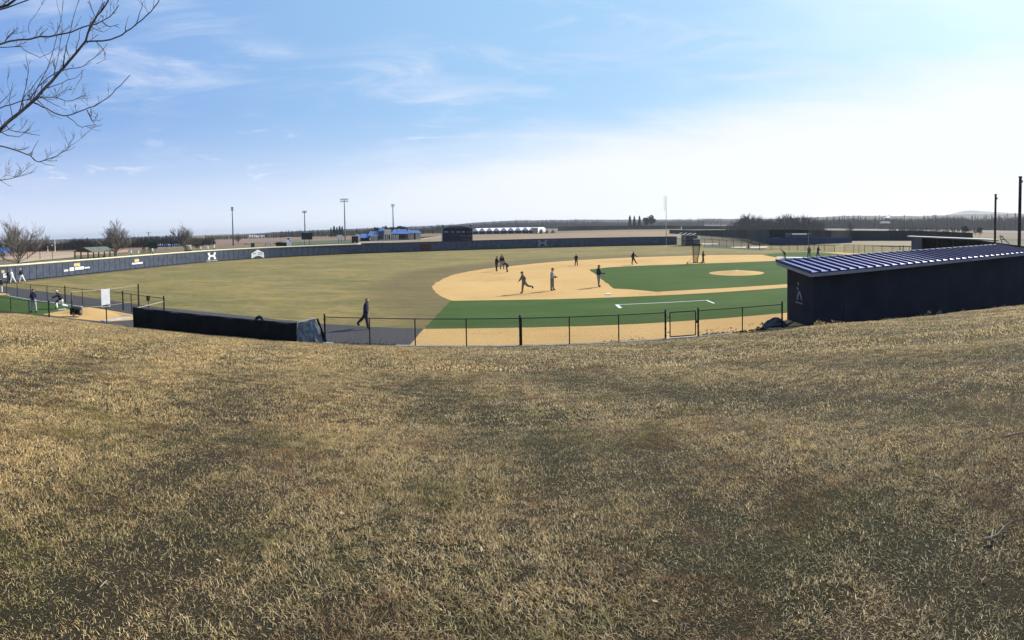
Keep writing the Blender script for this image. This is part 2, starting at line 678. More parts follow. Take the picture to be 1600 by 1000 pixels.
# infield skin
dirt = pp((704, 470), (696, 466), (688, 461.5), (681, 456.5), (677, 452.5), (676, 449.5), (677.5, 446), (682, 442), (689, 437.5), (700, 432.5), (714, 428), (735, 423.6), (757, 420.3), (780, 417.6), (800, 415.6),
          (830, 412.4), (860, 409.6), (895, 407), (935, 404.8), (975, 402.8), (1010, 401.5), (1045, 400.5), (1085, 399.2), (1130, 398.2), (1189, 398), (1215, 402.5), (1245, 408), (1300, 416),
          (1330, 432), (1330, 452), (1228, 457), (1100, 462), (975, 466), (860, 469))
sheet('infield_dirt', rag(dirt, .7, .06, 2), .004, M_DIRT)
# infield turf inside the base paths
grass_in = pp((920.5, 421.2), (935, 419.6), (950, 417.8), (985, 415.8), (1025, 414.2), (1085, 412.3), (1150, 410), (1211, 407.7), (1245, 414), (1290, 430), (1290, 440), (1228, 444), (1100, 452), (1060, 454.1), (1025.6, 456), (1012, 454.6), (1000, 453.5), (988, 452.4), (975, 451.7), (959, 451))
sheet('infield_turf', rag(grass_in, .8, .025, 3), .008, M_TURF)
# foul turf on the near side
foul = pp((704, 470), (780, 468.9), (860, 467.7), (975, 464), (1100, 458.2), (1228, 449.5), (1330, 443), (1335, 476), (1228, 489), (1089, 500.4), (1036, 504), (968, 507.5), (860, 511), (760, 512.8), (662, 514))
sheet('foul_turf', rag(foul, .8, .02, 4), .008, M_TURF)
dirt2 = pp((662, 513.9), (760, 512.7), (860, 510.9), (968, 507.4), (1036, 503.9), (1089, 500.3), (1228, 488.9), (1335, 476)) + [Vector((22, FOOT + .3, 0)), Vector((13.2, FOOT + .3, 0)), Vector((12.9, FOOT - .9, 0)), Vector((10, FOOT - .9, 0)), P(640, 540)]
sheet('foul_dirt_strip', dirt2, .0055, M_DIRT)
# first-base side turf strip and sand seen over the near dugout roof
sheet('far_foul_turf', pp((1192, 398.4), (1205, 396.6), (1232, 394.6), (1262, 393.9), (1295, 395.6), (1340, 399.5), (1380, 404), (1300, 412), (1245, 408), (1215, 402.5)), .008, M_TURF)
sheet('far_foul_sand', pp((1280, 394.2), (1310, 394.4), (1345, 396), (1420, 400), (1420, 404), (1380, 404), (1340, 399.4), (1296, 395.5)), .010, M_DIRT)
sheet('chalk_strip', pp((1212, 401.3), (1262, 402.0), (1300, 403.3), (1300, 404.3), (1262, 403.0), (1216, 402.4)), .016, M_WHITE)
# foul lines of the coach's box
def line(name, a, b, w, z=.014):
    a, b = P(*a), P(*b)
    d = (b - a).normalized()
    n = Vector((-d.y, d.x, 0)) * w / 2
    return sheet(name, [a - n, b - n, b + n, a + n], z, M_WHITE)
line('chalk_line', (966, 476.2), (1104, 469.4), .10)
line('chalk_line', (963.5, 476.2), (969.5, 481.5), .22)
line('chalk_line', (1104, 469.4), (1116, 474.2), .13)

# pitcher's mound: a low dome of clay
def mound():
    c = (P(1151, 421) + P(1151, 432)) / 2
    c = P(1151, 426.6)
    r = 2.95
    mb = MB()
    n = 40
    vs = [(0, 0, .26)]
    prof = [(.12, .26), (.35, .22), (.6, .13), (.85, .045), (1.0, .010)]
    for q, z in prof:
        for k in range(n):
            a = 2 * pi * k / n
            vs.append((cos(a) * r * q, sin(a) * r * q, z))
    fs = [(0, 1 + k, 1 + (k + 1) % n) for k in range(n)]
    for i in range(len(prof) - 1):
        for k in range(n):
            a, b = 1 + i * n + k, 1 + i * n + (k + 1) % n
            fs.append((a, a + n, b + n, b))
    mb.add(vs, fs)
    o = mb.build('pitchers_mound', M_DIRT, None, True, c)
    struct(o)
    r_ = MB().box((0, 0, .275), (.61, .15, .03), .7).build('pitching_rubber', M_WHITE, None, loc=c)
    tag(r_, 'white pitching rubber on top of the clay mound', 'pitching rubber')


mound()


def base(px, py, label, name='base'):
    c = P(px, py)
    mb = MB()
    s = .19
    vs = []
    for z, k in ((0, 1.0), (.055, 1.0), (.075, .86)):
        for i, j in ((-1, -1), (1, -1), (1, 1), (-1, 1)):
            vs.append((i * s * k, j * s * k, z))
    fs = [(3, 2, 1, 0), (8, 9, 10, 11)]
    for q in (0, 4):
        for k in range(4):
            fs.append((q + k, q + (k + 1) % 4, q + 4 + (k + 1) % 4, q + 4 + k))
    mb.add(vs, fs)
    o = mb.build(name, M_WHITE, None, loc=(c.x, c.y, .004))
    o.rotation_euler.z = -.09
    tag(o, label, 'base')


base(950.5, 460.3, 'white square base on the dirt nearest the fence')


# ---------------------------------------------------------------- the bank
def bank():
    mb = MB()
    xs = [-140, -90, -70] + [-56 + i * .8 for i in range(140)] + [60, 75, 100, 140]
    ys = [-120, -60, -30, -15, -10] + [-8 + i * .6 for i in range(51)] + [FOOT + .02]
    ys = sorted(y for y in ys if y <= FOOT + .03)
    vs = []
    for y in ys:
        for x in xs:
            vs.append((x, y, hill_z(x, y) + (.006 if y < FOOT else -.05)))
    nx = len(xs)
    fs = []
    for j in range(len(ys) - 1):
        for i in range(nx - 1):
            a = j * nx + i
            fs.append((a, a + 1, a + 1 + nx, a + nx))
    mb.add(vs, fs)
    m = bpy.data.materials.new('bank_thatch')
    m.use_nodes = True
    t = m.node_tree
    b = t.nodes['Principled BSDF']
    b.inputs['Roughness'].default_value = .95
    b.inputs['Specular IOR Level'].default_value = .1
    pos = N(t, 'ShaderNodeNewGeometry').outputs['Position']
    def nz(sc, d=5, r=.6):
        return N(t, 'ShaderNodeTexNoise', {'Vector': pos, 'Scale': sc, 'Detail': d, 'Roughness': r})
    c = mixc(t, smooth(t, nz(.5), .4, .6), (.045, .034, .02), (.03, .03, .015))
    c = mixc(t, math_(t, 'MULTIPLY', smooth(t, nz(1.3), .56, .72), .7), c, (.115, .065, .042))
    c = mixc(t, math_(t, 'MULTIPLY', smooth(t, nz(70, 4, .8), .45, .7), .8), c, (.10, .078, .045))
    c = mixc(t, math_(t, 'MULTIPLY', smooth(t, nz(45, 4, .8), .5, .7), .7), c, (.024, .019, .012))
    t.links.new(c.outputs[2], b.inputs['Base Color'])
    bp = N(t, 'ShaderNodeBump', {'Height': nz(60, 4, .8), 'Strength': .9, 'Distance': .03})
    t.links.new(bp.outputs[0], b.inputs['Normal'])
    o = mb.build('hillside', m, None, True)
    struct(o)


bank()


# ---------------------------------------------------------------- dormant grass on the bank: real blades, instanced tiles
def blade_mat():
    m = bpy.data.materials.new('dormant_grass_blades')
    m.use_nodes = True
    t = m.node_tree
    t.nodes.clear()
    pos = N(t, 'ShaderNodeNewGeometry').outputs['Position']
    def nz(sc, d=4, r=.6, off=0):
        v = N(t, 'ShaderNodeVectorMath', {0: pos, 1: (1, 1, 1), 2: (off, off, off)}, operation='MULTIPLY_ADD')
        return N(t, 'ShaderNodeTexNoise', {'Vector': v.outputs[0], 'Scale': sc, 'Detail': d, 'Roughness': r})
    at = N(t, 'ShaderNodeAttribute', attribute_name='tint')
    ramp = N(t, 'ShaderNodeValToRGB', {0: at.outputs['Fac']})
    cr = ramp.color_ramp
    cr.interpolation = 'CONSTANT'
    stops = [(0, (.06, .046, .028)), (.13, (.22, .17, .095)), (.30, (.45, .365, .215)), (.52, (.62, .525, .34)), (.67, (.075, .060, .037)), (.82, (.72, .64, .48))]
    cr.elements[0].position = 0
    cr.elements[0].color = (*stops[0][1], 1)
    cr.elements[1].position = stops[1][0]
    cr.elements[1].color = (*stops[1][1], 1)
    for p_, c_ in stops[2:]:
        e = cr.elements.new(p_)
        e.color = (*c_, 1)
    green = N(t, 'ShaderNodeValToRGB', {0: at.outputs['Fac']})
    g = green.color_ramp
    g.elements[0].color = (.055, .066, .020, 1)
    g.elements[1].color = (.26, .25, .10, 1)
    # patches: greener, browner, straw
    gm = math_(t, 'MULTIPLY', smooth(t, nz(.8, 7, .75), .49, .66), .62)
    c = mixc(t, gm, ramp.outputs[0], green.outputs[0])
    bm_ = math_(t, 'MULTIPLY', smooth(t, nz(1.1, 7, .75, 17), .50, .67), .60)
    c = mixc(t, bm_, c, (.20, .105, .06))
    sx = N(t, 'ShaderNodeSeparateXYZ', {0: pos})
    # blades painted warmer and brighter to the left, where light falls away from the sun
    lft = math_(t, 'SUBTRACT', 1.0, smooth(t, math_(t, 'MULTIPLY_ADD', nz(.3, 3, .6, 5), 9.0, math_(t, 'SUBTRACT', sx.outputs[0], 4.5)), -4.5, 1.5))
    c = mixc(t, math_(t, 'MULTIPLY', lft, .5), c, mixc(t, 1.0, c, (1.36, 1.26, 1.06), 'MULTIPLY'))
    sm = math_(t, 'MULTIPLY', smooth(t, nz(.55, 5, .7, 41), .56, .70), .55)
    c = mixc(t, sm, c, (.52, .42, .235))
    c = mixc(t, 1.0, c, (1.50, 1.38, 1.15), 'MULTIPLY')
    df = N(t, 'ShaderNodeBsdfDiffuse', {'Color': c.outputs[2], 'Roughness': .8})
    tr = N(t, 'ShaderNodeBsdfTranslucent', {'Color': c.outputs[2]})
    gl = N(t, 'ShaderNodeBsdfGlossy', {'Color': (.9, .88, .8, 1), 'Roughness': .42})
    mx = N(t, 'ShaderNodeMixShader', {0: .42, 1: df, 2: tr})
    mx2 = N(t, 'ShaderNodeMixShader', {0: .012, 1: mx, 2: gl})
    N(t, 'ShaderNodeOutputMaterial', {'Surface': mx2})
    return m


def make_tile(seed, n, size, lmin, lmax, w, name):
    rs = np.random.RandomState(seed)
    vs, fs, tint = [], [], []
    comb = rs.rand() * 2 * pi
    for i in range(n):
        x, y = (rs.rand(2) - .5) * size * 1.12
        a = rs.rand() * 2 * pi if rs.rand() < .75 else comb + rs.randn() * .5
        L = lmin + (lmax - lmin) * rs.rand() ** 1.6
        til = radians(15 + 66 * rs.rand() ** .8)
        d = Vector((cos(a) * sin(til), sin(a) * sin(til), cos(til)))
        side = Vector((-sin(a), cos(a), 0)) * (w * (.6 + .8 * rs.rand()) / 2)
        b = Vector((x, y, -.004))
        bend = Vector((cos(a), sin(a), -.7)) * L * (.04 + .24 * rs.rand())
        m1 = b + d * L * .55
        t_ = b + d * L + bend
        if t_.z < .003:
            t_.z = .003 + .01 * rs.rand()
        o = len(vs)
        vs += [b - side, b + side, m1 + side * .85, m1 - side * .85, t_]
        fs += [(o, o + 1, o + 2, o + 3), (o + 3, o + 2, o + 4)]
        v = rs.rand()
        tint += [v, v]
    me = bpy.data.meshes.new(name)
    me.from_pydata(vs, [], fs)
    at = me.attributes.new('tint', 'FLOAT', 'FACE')
    at.data.foreach_set('value', tint)
    me.materials.append(M_BLADE)
    me.update()
    return bpy.data.objects.new(name, me)


M_BLADE = blade_mat()


def instancer(name, tile, pts, rots, scls, kind='stuff', label=None):
    me = bpy.data.meshes.new(name)
    me.from_pydata(pts, [], [])
    r = me.attributes.new('rot', 'FLOAT_VECTOR', 'POINT')
    r.data.foreach_set('vector', np.array(rots, dtype=np.float32).ravel())
    s = me.attributes.new('scl', 'FLOAT_VECTOR', 'POINT')
    s.data.foreach_set('vector', np.array(scls, dtype=np.float32).ravel())
    o = bpy.data.objects.new(name, me)
    COL.objects.link(o)
    ng = bpy.data.node_groups.new(name + '_scatter', 'GeometryNodeTree')
    ng.interface.new_socket('Geometry', in_out='INPUT', socket_type='NodeSocketGeometry')
    ng.interface.new_socket('Geometry', in_out='OUTPUT', socket_type='NodeSocketGeometry')
    gi, go = ng.nodes.new('NodeGroupInput'), ng.nodes.new('NodeGroupOutput')
    iop = ng.nodes.new('GeometryNodeInstanceOnPoints')
    oi = ng.nodes.new('GeometryNodeObjectInfo')
    oi.inputs['Object'].default_value = tile
    oi.inputs['As Instance'].default_value = True
    def na(nm):
        n = ng.nodes.new('GeometryNodeInputNamedAttribute')
        n.data_type = 'FLOAT_VECTOR'
        n.inputs['Name'].default_value = nm
        return n
    er = ng.nodes.new('FunctionNodeEulerToRotation')
    L = ng.links
    L.new(na('rot').outputs['Attribute'], er.inputs[0])
    L.new(gi.outputs[0], iop.inputs['Points'])
    L.new(oi.outputs['Geometry'], iop.inputs['Instance'])
    L.new(er.outputs[0], iop.inputs['Rotation'])
    L.new(na('scl').outputs['Attribute'], iop.inputs['Scale'])
    L.new(iop.outputs[0], go.inputs[0])
    md = o.modifiers.new('scatter', 'NODES')
    md.node_group = ng
    tag(o, label, None, None, kind)
    return o


def grass():
    spec = [  # r0, r1, step, blades, size, lmin, lmax, width
        (0.4, 6.5, .30, 1350, .34, .014, .046, .0029),
        (6.5, 13, .50, 1000, .56, .020, .058, .0056),
        (13, 34, .95, 850, 1.06, .04, .09, .014),
    ]
    rr = random.Random(3)
    for si, (r0, r1, st, nb, sz, l0, l1, w) in enumerate(spec):
        tiles = [make_tile(10 * si + k, nb, sz, l0, l1, w, 'blade_tuft') for k in range(4)]
        buckets = [([], [], []) for _ in tiles]
        n = int(r1 / st) + 2
        for i in range(-n, n + 1):
            for j in range(-12, n + 1):
                x, y = i * st + rr.uniform(-.1, .1) * st, j * st + rr.uniform(-.1, .1) * st
                r = hypot(x, y)
                if not (r0 - st * .3 <= r < r1) or y > FOOT - .12 * 1 or abs(atan2(x, y)) > 1.35:
                    continue
                if r1 < 20 and False:
                    continue
                if 12.8 < x < 37.5 and y > 21.6:
                    continue
                k = rr.randrange(len(tiles))
                gx = (hill_z(x + .2, y) - hill_z(x - .2, y)) / .4
                gy = (hill_z(x, y + .2) - hill_z(x, y - .2)) / .4
                nrm = Vector((-gx, -gy, 1)).normalized()
                q = nrm.to_track_quat('Z', 'Y') @ Euler((0, 0, rr.uniform(0, 2 * pi))).to_quaternion()
                e = q.to_euler()
                s = rr.uniform(.92, 1.12)
                hs = s * rr.uniform(.75, 1.25)
                b = buckets[k]
                b[0].append((x, y, hill_z(x, y) + .004))
                b[1].append((e.x, e.y, e.z))
                b[2].append((s, s, hs))
        for t_, b in zip(tiles, buckets):
            if b[0]:
                instancer('dormant_grass', t_, b[0], b[1], b[2], 'stuff', 'short dry winter grass covering the bank')


grass()


# fallen leaves and thatch crumbs lying in the grass, dead sticks
def litter():
    rr = random.Random(21)
    mb = MB()
    cols = [mat('dead_leaf_brown', (.10, .055, .03), .8, .2, 30), mat('dead_leaf_pale', (.34, .26, .17), .8, .1, 30), mat('dead_leaf_tan', (.30, .19, .11), .8, .2, 30)]
    for i in range(420):
        a = rr.uniform(-1.03, 1.03)
        r = 2.0 + 17 * rr.random() ** 1.3
        x, y = r * sin(a), r * cos(a)
        if y > FOOT - .5:
            continue
        z = hill_z(x, y) + .022 + .02 * rr.random()
        s = rr.uniform(.007, .017) * (1 + r * .03)
        th = rr.uniform(0, 2 * pi)
        tilt = rr.uniform(-.7, .7)
        M = Euler((tilt, rr.uniform(-.6, .6), th)).to_matrix()
        shape = [(-1, 0, 0), (-.4, -.55, .1), (.5, -.5, .05), (1.2, 0, .25), (.4, .55, .1), (-.5, .5, .22)]
        mb.add([M @ (Vector(q) * s) + Vector((x, y, z)) for q in shape] , [(0, 1, 2, 3), (0, 3, 4, 5)], rr.choice([0, 0, 0, 2, 2, 2, 1]))
    tag(mb.build('leaf_litter', cols), 'scattered dead leaves lying in the bank grass', None, None, 'stuff')
    # two twigs at lower right
    def onhill(px, py):
        d = ray(px, py)
        p = Vector((0, 0, EYE))
        for _ in range(400):
            p = p + d * .03
            if p.z < hill_z(p.x, p.y) + .03:
                break
        p.z = hill_z(p.x, p.y) + .035
        return p
    m = mat('weathered_twig', (.16, .13, .10), .8, .2, 30)
    mp = mat('split_twig_pale', (.27, .22, .17), .8, .1, 30)
    mb = MB()
    mb.tube([onhill(*q) for q in ((1544, 847), (1558, 838), (1570, 828), (1582, 817))], [.007, .0065, .005, .003], 6)
    mb.tube([onhill(*q) for q in ((1558, 838), (1567, 834), (1580, 836))], [.004, .003, .002], 5)
    o = mb.build('fallen_twig', m)
    MB().tube([onhill(1537, 844), onhill(1549, 843), onhill(1552, 829)], [.006, .006, .004], 5).build('broken_end', mp, o)
    tag(o, 'forked broken twig lying in the grass near the right edge', 'twig')
    o = MB().tube([onhill(*q) for q in ((1566, 684), (1580, 681), (1592, 678), (1606, 676))], [.006, .008, .007, .006], 6).build('fallen_twig', m)
    tag(o, 'straight dark twig lying in pale grass at the right edge', 'twig')
    o = MB().tube([onhill(*q) for q in ((156, 922), (161, 915), (167, 909))], [.003, .004, .003], 5).build('fallen_twig', mp)
    tag(o, 'small pale twig lying in the straw grass at lower left', 'twig')


litter()


# ---------------------------------------------------------------- chain link fencing
def chain_mesh(mb, a, b, z0, z1, pitch, r):
    """diamond mesh between ground points a and b, heights z0..z1"""
    a, b = Vector(a), Vector(b)
    d = b - a
    L = d.length
    d.normalize()
    H = z1 - z0
    nrm = Vector((-d.y, d.x, 0))
    for sgn in (1, -1):
        s = -H
        while s < L:
            # wire from (s, z0) rising at 60 deg-ish to (s+H*k, z1)
            k = .72
            u0, v0 = s, 0.0
            u1, v1 = s + H * k, H
            if u0 < 0:
                v0 = (-u0) / k
                u0 = 0
            if u1 > L:
                v1 = H - (u1 - L) / k
                u1 = L
            if v1 > v0 + .01:
                if sgn < 0:
                    p, q = a + d * (L - u0), a + d * (L - u1)
                else:
                    p, q = a + d * u0, a + d * u1
                p = Vector((p.x, p.y, z0 + v0)) + nrm * (r * sgn)
                q = Vector((q.x, q.y, z0 + v1)) + nrm * (r * sgn)
                mb.tube([p, q], r, 3, False)
            s += pitch


def chain_fence(name, label, pts, h=1.2, post_r=.03, term=(), mesh_pitch=.075, wire=.0032, rail_r=.021, gh=0.03, group=None, bottom=True, cat='fence', postmat=None, tall=None, no_top=False, rings=True):
    pts = [Vector(p) for p in pts]
    root = empty(name, (pts[0].x, pts[0].y, 0))
    tag(root, label, cat, group)
    inv = pts[0].copy(); inv.z = 0
    pm = postmat or M_BLACK
    for i, p in enumerate(pts):
        t_ = i in term
        hh = h + (.10 if t_ else 0)
        if tall and i in tall:
            hh = tall[i]
        rr_ = post_r * (1.55 if t_ else 1)
        mb = MB().tube([p - inv + Vector((0, 0, 0)), p - inv + Vector((0, 0, hh))], rr_, 8)
        mb.ball(p - inv + Vector((0, 0, hh)), rr_ * 1.25, 8, 3, half=True)
        if t_ and rings:
            for q in (.15, .4, .65, .9):
                mb.tube([p - inv + Vector((0, 0, q * h - .02)), p - inv + Vector((0, 0, q * h + .02))], rr_ * 1.35, 8)
        mb.build('post', pm, root)
    wm = MB()
    for a, b in zip(pts, pts[1:]):
        a, b = a - inv, b - inv
        if not no_top:
            MB().tube([a + Vector((0, 0, h)), b + Vector((0, 0, h))], rail_r, 6).build('top_rail', pm, root)
        if bottom:
            wm.tube([a + Vector((0, 0, .05)), b + Vector((0, 0, .05))], .004, 4, False)
        chain_mesh(wm, a, b, gh, h, mesh_pitch, wire)
    tag(wm.build('chain_link_mesh', M_WIRE, root), kind='stuff')
    return root


YF = FOOT + .05


def FP(x, y=None):
    """point of the near fence line at image column x"""
    Y = YF
    d = ray(x, 538)
    t = Y / d.y
    return Vector((d.x * t, Y, 0))


FY = {508: 531, 578: 534.5, 649: 536.5, 729: 540, 813: 541, 890: 541, 967: 538.8, 1040: 532.5, 1047: 532, 1087: 531, 1090: 530, 1160: 521.5, 1222: 512}
def F2(x):
    Y = YF
    d = ray(x, FY.get(x, 530))
    t = Y / d.y
    return Vector((d.x * t, Y, 0))
FH = 1.22
chain_fence('chain_link_fence', 'black chain-link fence section from the draped tarp to the thick post', [F2(508), F2(578), F2(649), F2(729), F2(813)], FH, .028, (0, 4), group='near fence sections along the bank')
chain_fence('chain_link_fence', 'black chain-link fence section between the thick middle post and the gate', [F2(815), F2(890), F2(967), F2(1040)], FH, .028, (3,), group='near fence sections along the bank')
chain_fence('chain_link_fence', 'black chain-link fence section between the gate and the dugout', [F2(1091), F2(1160), F2(1222)], FH, .028, (0, 2), group='near fence sections along the bank')


def gate():
    a, b = F2(1047), F2(1087)
    root = empty('fence_gate', (a.x, a.y, 0))
    tag(root, 'black chain-link gate with square tube frame in the near fence', 'gate')
    d = b - a
    v = Vector
    z0, z1 = .10, FH
    mb = MB()
    for p, q in (((0, 0, z0), (0, 0, z1)), ((d.x, d.y, z0), (d.x, d.y, z1)), ((0, 0, z0), (d.x, d.y, z0)), ((0, 0, z1), (d.x, d.y, z1))):
        mb.tube([p, q], .028, 8)
    mb.build('gate_frame', M_BLACK, root)
    for z in (.32, 1.0):
        MB().tube([(-.14, 0, z), (.0, 0, z)], .02, 6).build('hinge', M_BLACK, root)
    MB().box((d.x + .02, -.05, .72), (.09, .05, .12)).build('latch', M_BLACK, root)
    w = MB()
    chain_mesh(w, (0, 0, 0), (d.x, d.y, 0), z0, z1, .075, .0032)
    tag(w.build('chain_link_mesh', M_WIRE, root), kind='stuff')


gate()

# concrete mow strip under the near fence
def mow_strip():
    a, b = P(612, 538), P(1226, 514)
    y0, y1 = FOOT - .42, FOOT + .10
    x0, x1 = P(640, 540).x - .6, P(1150, 524).x
    n = 14
    for k in range(n):
        xa, xb = x0 + (x1 - x0) * k / n + .006, x0 + (x1 - x0) * (k + 1) / n - .006
        o = MB().box(((xa + xb) / 2, (YF), .015), (xb - xa, .20, .05)).build('concrete_strip', M_CONC)
        struct(o)
    o = MB().box(((x0 + x1) / 2, YF - .115, -.0), ((x1 - x0), .03, .05)).build('drain_edge', M_BLACK)
    struct(o)
mow_strip()


def clods():
    """dead leaves and clods of soil caught along the foot of the fence"""
    rr = random.Random(5)
    cols = [mat('wet_leaf_dark', (.030, .018, .012), .9, .3, 30), mat('wet_leaf_brown', (.12, .06, .035), .9, .3, 30)]
    mb = MB()
    runs = [(515, 640, 120, .05), (690, 790, 30, .03), (940, 1010, 90, .05), (1030, 1090, 14, .03), (1090, 1225, 260, .07), (1180, 1226, 90, .1)]
    for x0, x1, n, s0 in runs:
        for i in range(n):
            x = rr.uniform(x0, x1)
            d = ray(x, 535)
            Y = YF + abs(rr.gauss(0, .16)) + .05 + (rr.random() < .15) * rr.uniform(0, 1.4)
            p = d * (Y / d.y)
            s = s0 * rr.uniform(.35, 1.0)
            M = Euler((rr.uniform(-1, 1), rr.uniform(-1, 1), rr.uniform(0, 6))).to_matrix()
            sh = [(-1, 0, 0), (0, -.7, .2), (1, 0, 0), (0, .6, -.1), (0, 0, .8)]
            mb.add([M @ (Vector(q) * s) + Vector((p.x, Y, s * .5)) for q in sh], [(0, 1, 4), (1, 2, 4), (2, 3, 4), (3, 0, 4), (3, 2, 1, 0)], rr.randrange(2))
    tag(mb.build('leaf_debris', cols), 'dark dead leaves and clods caught along the fence foot', None, None, 'stuff')


clods()


# ---------------------------------------------------------------- dark screened wall and draped tarp at left of the near fence
def screened_wall():
    a, b = P(208.5, 503.5), P(463, 533)
    a.y = b.y = FOOT - .02
    d0, d1 = ray(208.5, 503), ray(463, 533)
    a.x, b.x = d0.x * a.y / d0.y, d1.x * a.y / d1.y
    za, zb = RY(209, 480.5, a.y).z, RY(463, 505.5, a.y).z
    root = empty('screened_wall', (a.x, a.y, 0))
    tag(root, 'long low fence covered by taut black screen at the foot of the bank', 'fence')
    L = b.x - a.x
    mb = MB()
    n = 60
    vs = []
    for i in range(n + 1):
        u = i / n
        top = za + (zb - za) * u + .012 * sin(u * 38) - .02 * abs(sin(u * pi * 5))
        for k in range(5):
            z = -.25 + (top + .25) * k / 4
            vs.append((L * u, .012 * sin(u * 60 + k * 1.3) - .03, z))
    fs = []
    for i in range(n):
        for k in range(4):
            q = i * 5 + k
            fs.append((q, q + 5, q + 6, q + 1))
    m = len(vs)
    vs += [(x, y + .03, z) for x, y, z in vs]
    fs += [tuple(i + m for i in f[::-1]) for f in fs]
    for i in range(n):
        q = i * 5 + 4
        fs.append((q, q + 5, q + 5 + m, q + m))
    mb.add(vs, fs)
    mb.build('screen_cloth', M_SCREEN, root, True)
    for i in range(6):
        u = i / 5
        MB().tube([(L * u, .05, 0), (L * u, .05, za + (zb - za) * u + (.06 if i in (0, 5) else 0))], .035, 8).build('post', M_BLACK, root)
    MB().tube([(0, .05, za), (L, .05, zb)], .022, 6).build('top_rail', M_BLACK, root)
    # draped tarp: from the corner post towards the terminal fence post
    p0 = RY(463, 505.5, FOOT)
    p0b = RY(464, 536, FOOT - .06)
    tl, tr = RY(465, 504.5, FOOT), RY(494, 497.5, FOOT + .35)
    bl, br = RY(466, 534, FOOT - .15), RY(507, 535.5, FOOT - .02)
    bl.z = .02
    br.z = .03
    n, k_ = 34, 16
    vs = []
    for i in range(n + 1):
        u = i / n
        for k in range(k_ + 1):
            v = k / k_
            p = tl.lerp(tr, u).lerp(bl.lerp(br, u ** .9), v)
            fold = .11 * sin(u * 11 + v * 3.2) * (0.15 + v) * (1 - .35 * u) + .05 * sin(u * 23 - v * 6) * v
            p = p + Vector((0.03 * sin(v * 9 + u * 4), -abs(fold) - .02, .03 * sin(u * 9 + 1) * (1 - v)))
            p.z = max(.012, p.z)
            vs.append(p)
    fs = []
    for i in range(n):
        for k in range(k_):
            q = i * (k_ + 1) + k
            fs.append((q, q + 1, q + k_ + 2, q + k_ + 1))
    m = len(vs)
    vs2 = [Vector(p) + Vector((0, .02, 0)) for p in vs]
    fs2 = fs + [tuple(i + m for i in f[::-1]) for f in fs]
    for i in range(n):
        q = i * (k_ + 1)
        fs2.append((q + m, q, q + k_ + 1, q + k_ + 1 + m))
    for k in range(k_):
        q = n * (k_ + 1) + k
        fs2.append((q, q + 1, q + 1 + m, q + m))
    o = MB().add([p for p in vs] + vs2, fs2).build('draped_tarp', mat('grey_tarp', (.13, .148, .16), .5, .22, 5, .3, 25, spec=.4), None, True)
    tag(o, 'grey tarpaulin hanging in folds between the black screen and the fence', 'tarp')
    hem = MB().tube([tl + Vector((0, -.03, .02)), tl.lerp(tr, .5) + Vector((0, -.04, .03)), tr + Vector((0, -.03, .01))], .022, 6).build('hem', M_WHITE, o)
    # the dark back flap
    MB().prism([tr, tr + Vector((.10, .0, -.03)), br + Vector((.10, .05, .05)), br + Vector((-.12, .05, -.0))], (0, .04, 0)).build('back_flap', M_SCREEN, o)
    # small concrete pad by the terminal post
    q = P(517, 533.5)
    struct(MB().box((q.x - .1, YF - .05, .02), (.75, .26, .05)).build('concrete_pad', M_CONC))
    # half-round dark roll standing behind the screen
    c = P(405.5, 503, .0)
    c = RY(405.5, 499, FOOT + 1.0)
    mb = MB()
    ring = [(.30 * cos(t), .30 * sin(t)) for t in [2 * pi * i / 18 for i in range(18)]]
    vs, fs = [], []
    for i in range(18):
        a_ = 2 * pi * i / 18
        for j in range(8):
            b_ = 2 * pi * j / 8
            r = .22 + .085 * cos(b_)
            vs.append((r * cos(a_), .09 * sin(b_), r * sin(a_)))
    for i in range(18):
        for j in range(8):
            fs.append((i * 8 + j, i * 8 + (j + 1) % 8, ((i + 1) % 18) * 8 + (j + 1) % 8, ((i + 1) % 18) * 8 + j))
    o = MB().add(vs, fs).build('tyre', M_BLACK, None, True)
    o.location = (c.x, c.y, .69)
    o2 = MB().box((0, 0, -.5), (.1, .1, .36)).build('stand', M_BLACK, o)
    tag(o, 'dark tyre poking up behind the black screen', 'tyre')


screened_wall()


# navy tarp heap by the dugout corner
def heap():
    c = RY(1211, 512, YF + .65)
    rr = random.Random(9)
    mb = MB()
    n, m = 26, 12
    vs = []
    for i in range(m + 1):
        for k in range(n):
            a = 2 * pi * k / n
            q = i / m
            r = .70 * q * (1 + .12 * sin(3 * a + 1) + .08 * sin(7 * a))
            z = .42 * (1 - q ** 2.0) * (1 + .10 * sin(4 * a + q * 5)) + .03 * sin(9 * a + 11 * q)
            vs.append((r * cos(a), r * sin(a) * .75, max(.0, z)))
    fs = []
    for i in range(m):
        for k in range(n):
            a, b = i * n + k, i * n + (k + 1) % n
            fs.append((a, a + n, b + n, b))
    o = mb.add(vs, fs).build('tarp_heap', mat('navy_tarp', (.020, .026, .045), .45, .3, 6, .4, 20, spec=.4), None, True, (c.x, c.y, .0))
    tag(o, 'dark navy tarp bundled in a rounded heap beside the dugout corner', 'tarp')
    MB().tube([(-.7, -.2, .05), (-.2, -.5, .16), (.4, -.5, .10), (.95, -.25, .22)], [.04, .09, .07, .03], 8).build('loose_fold', MATS['navy_tarp'], o, True)


heap()


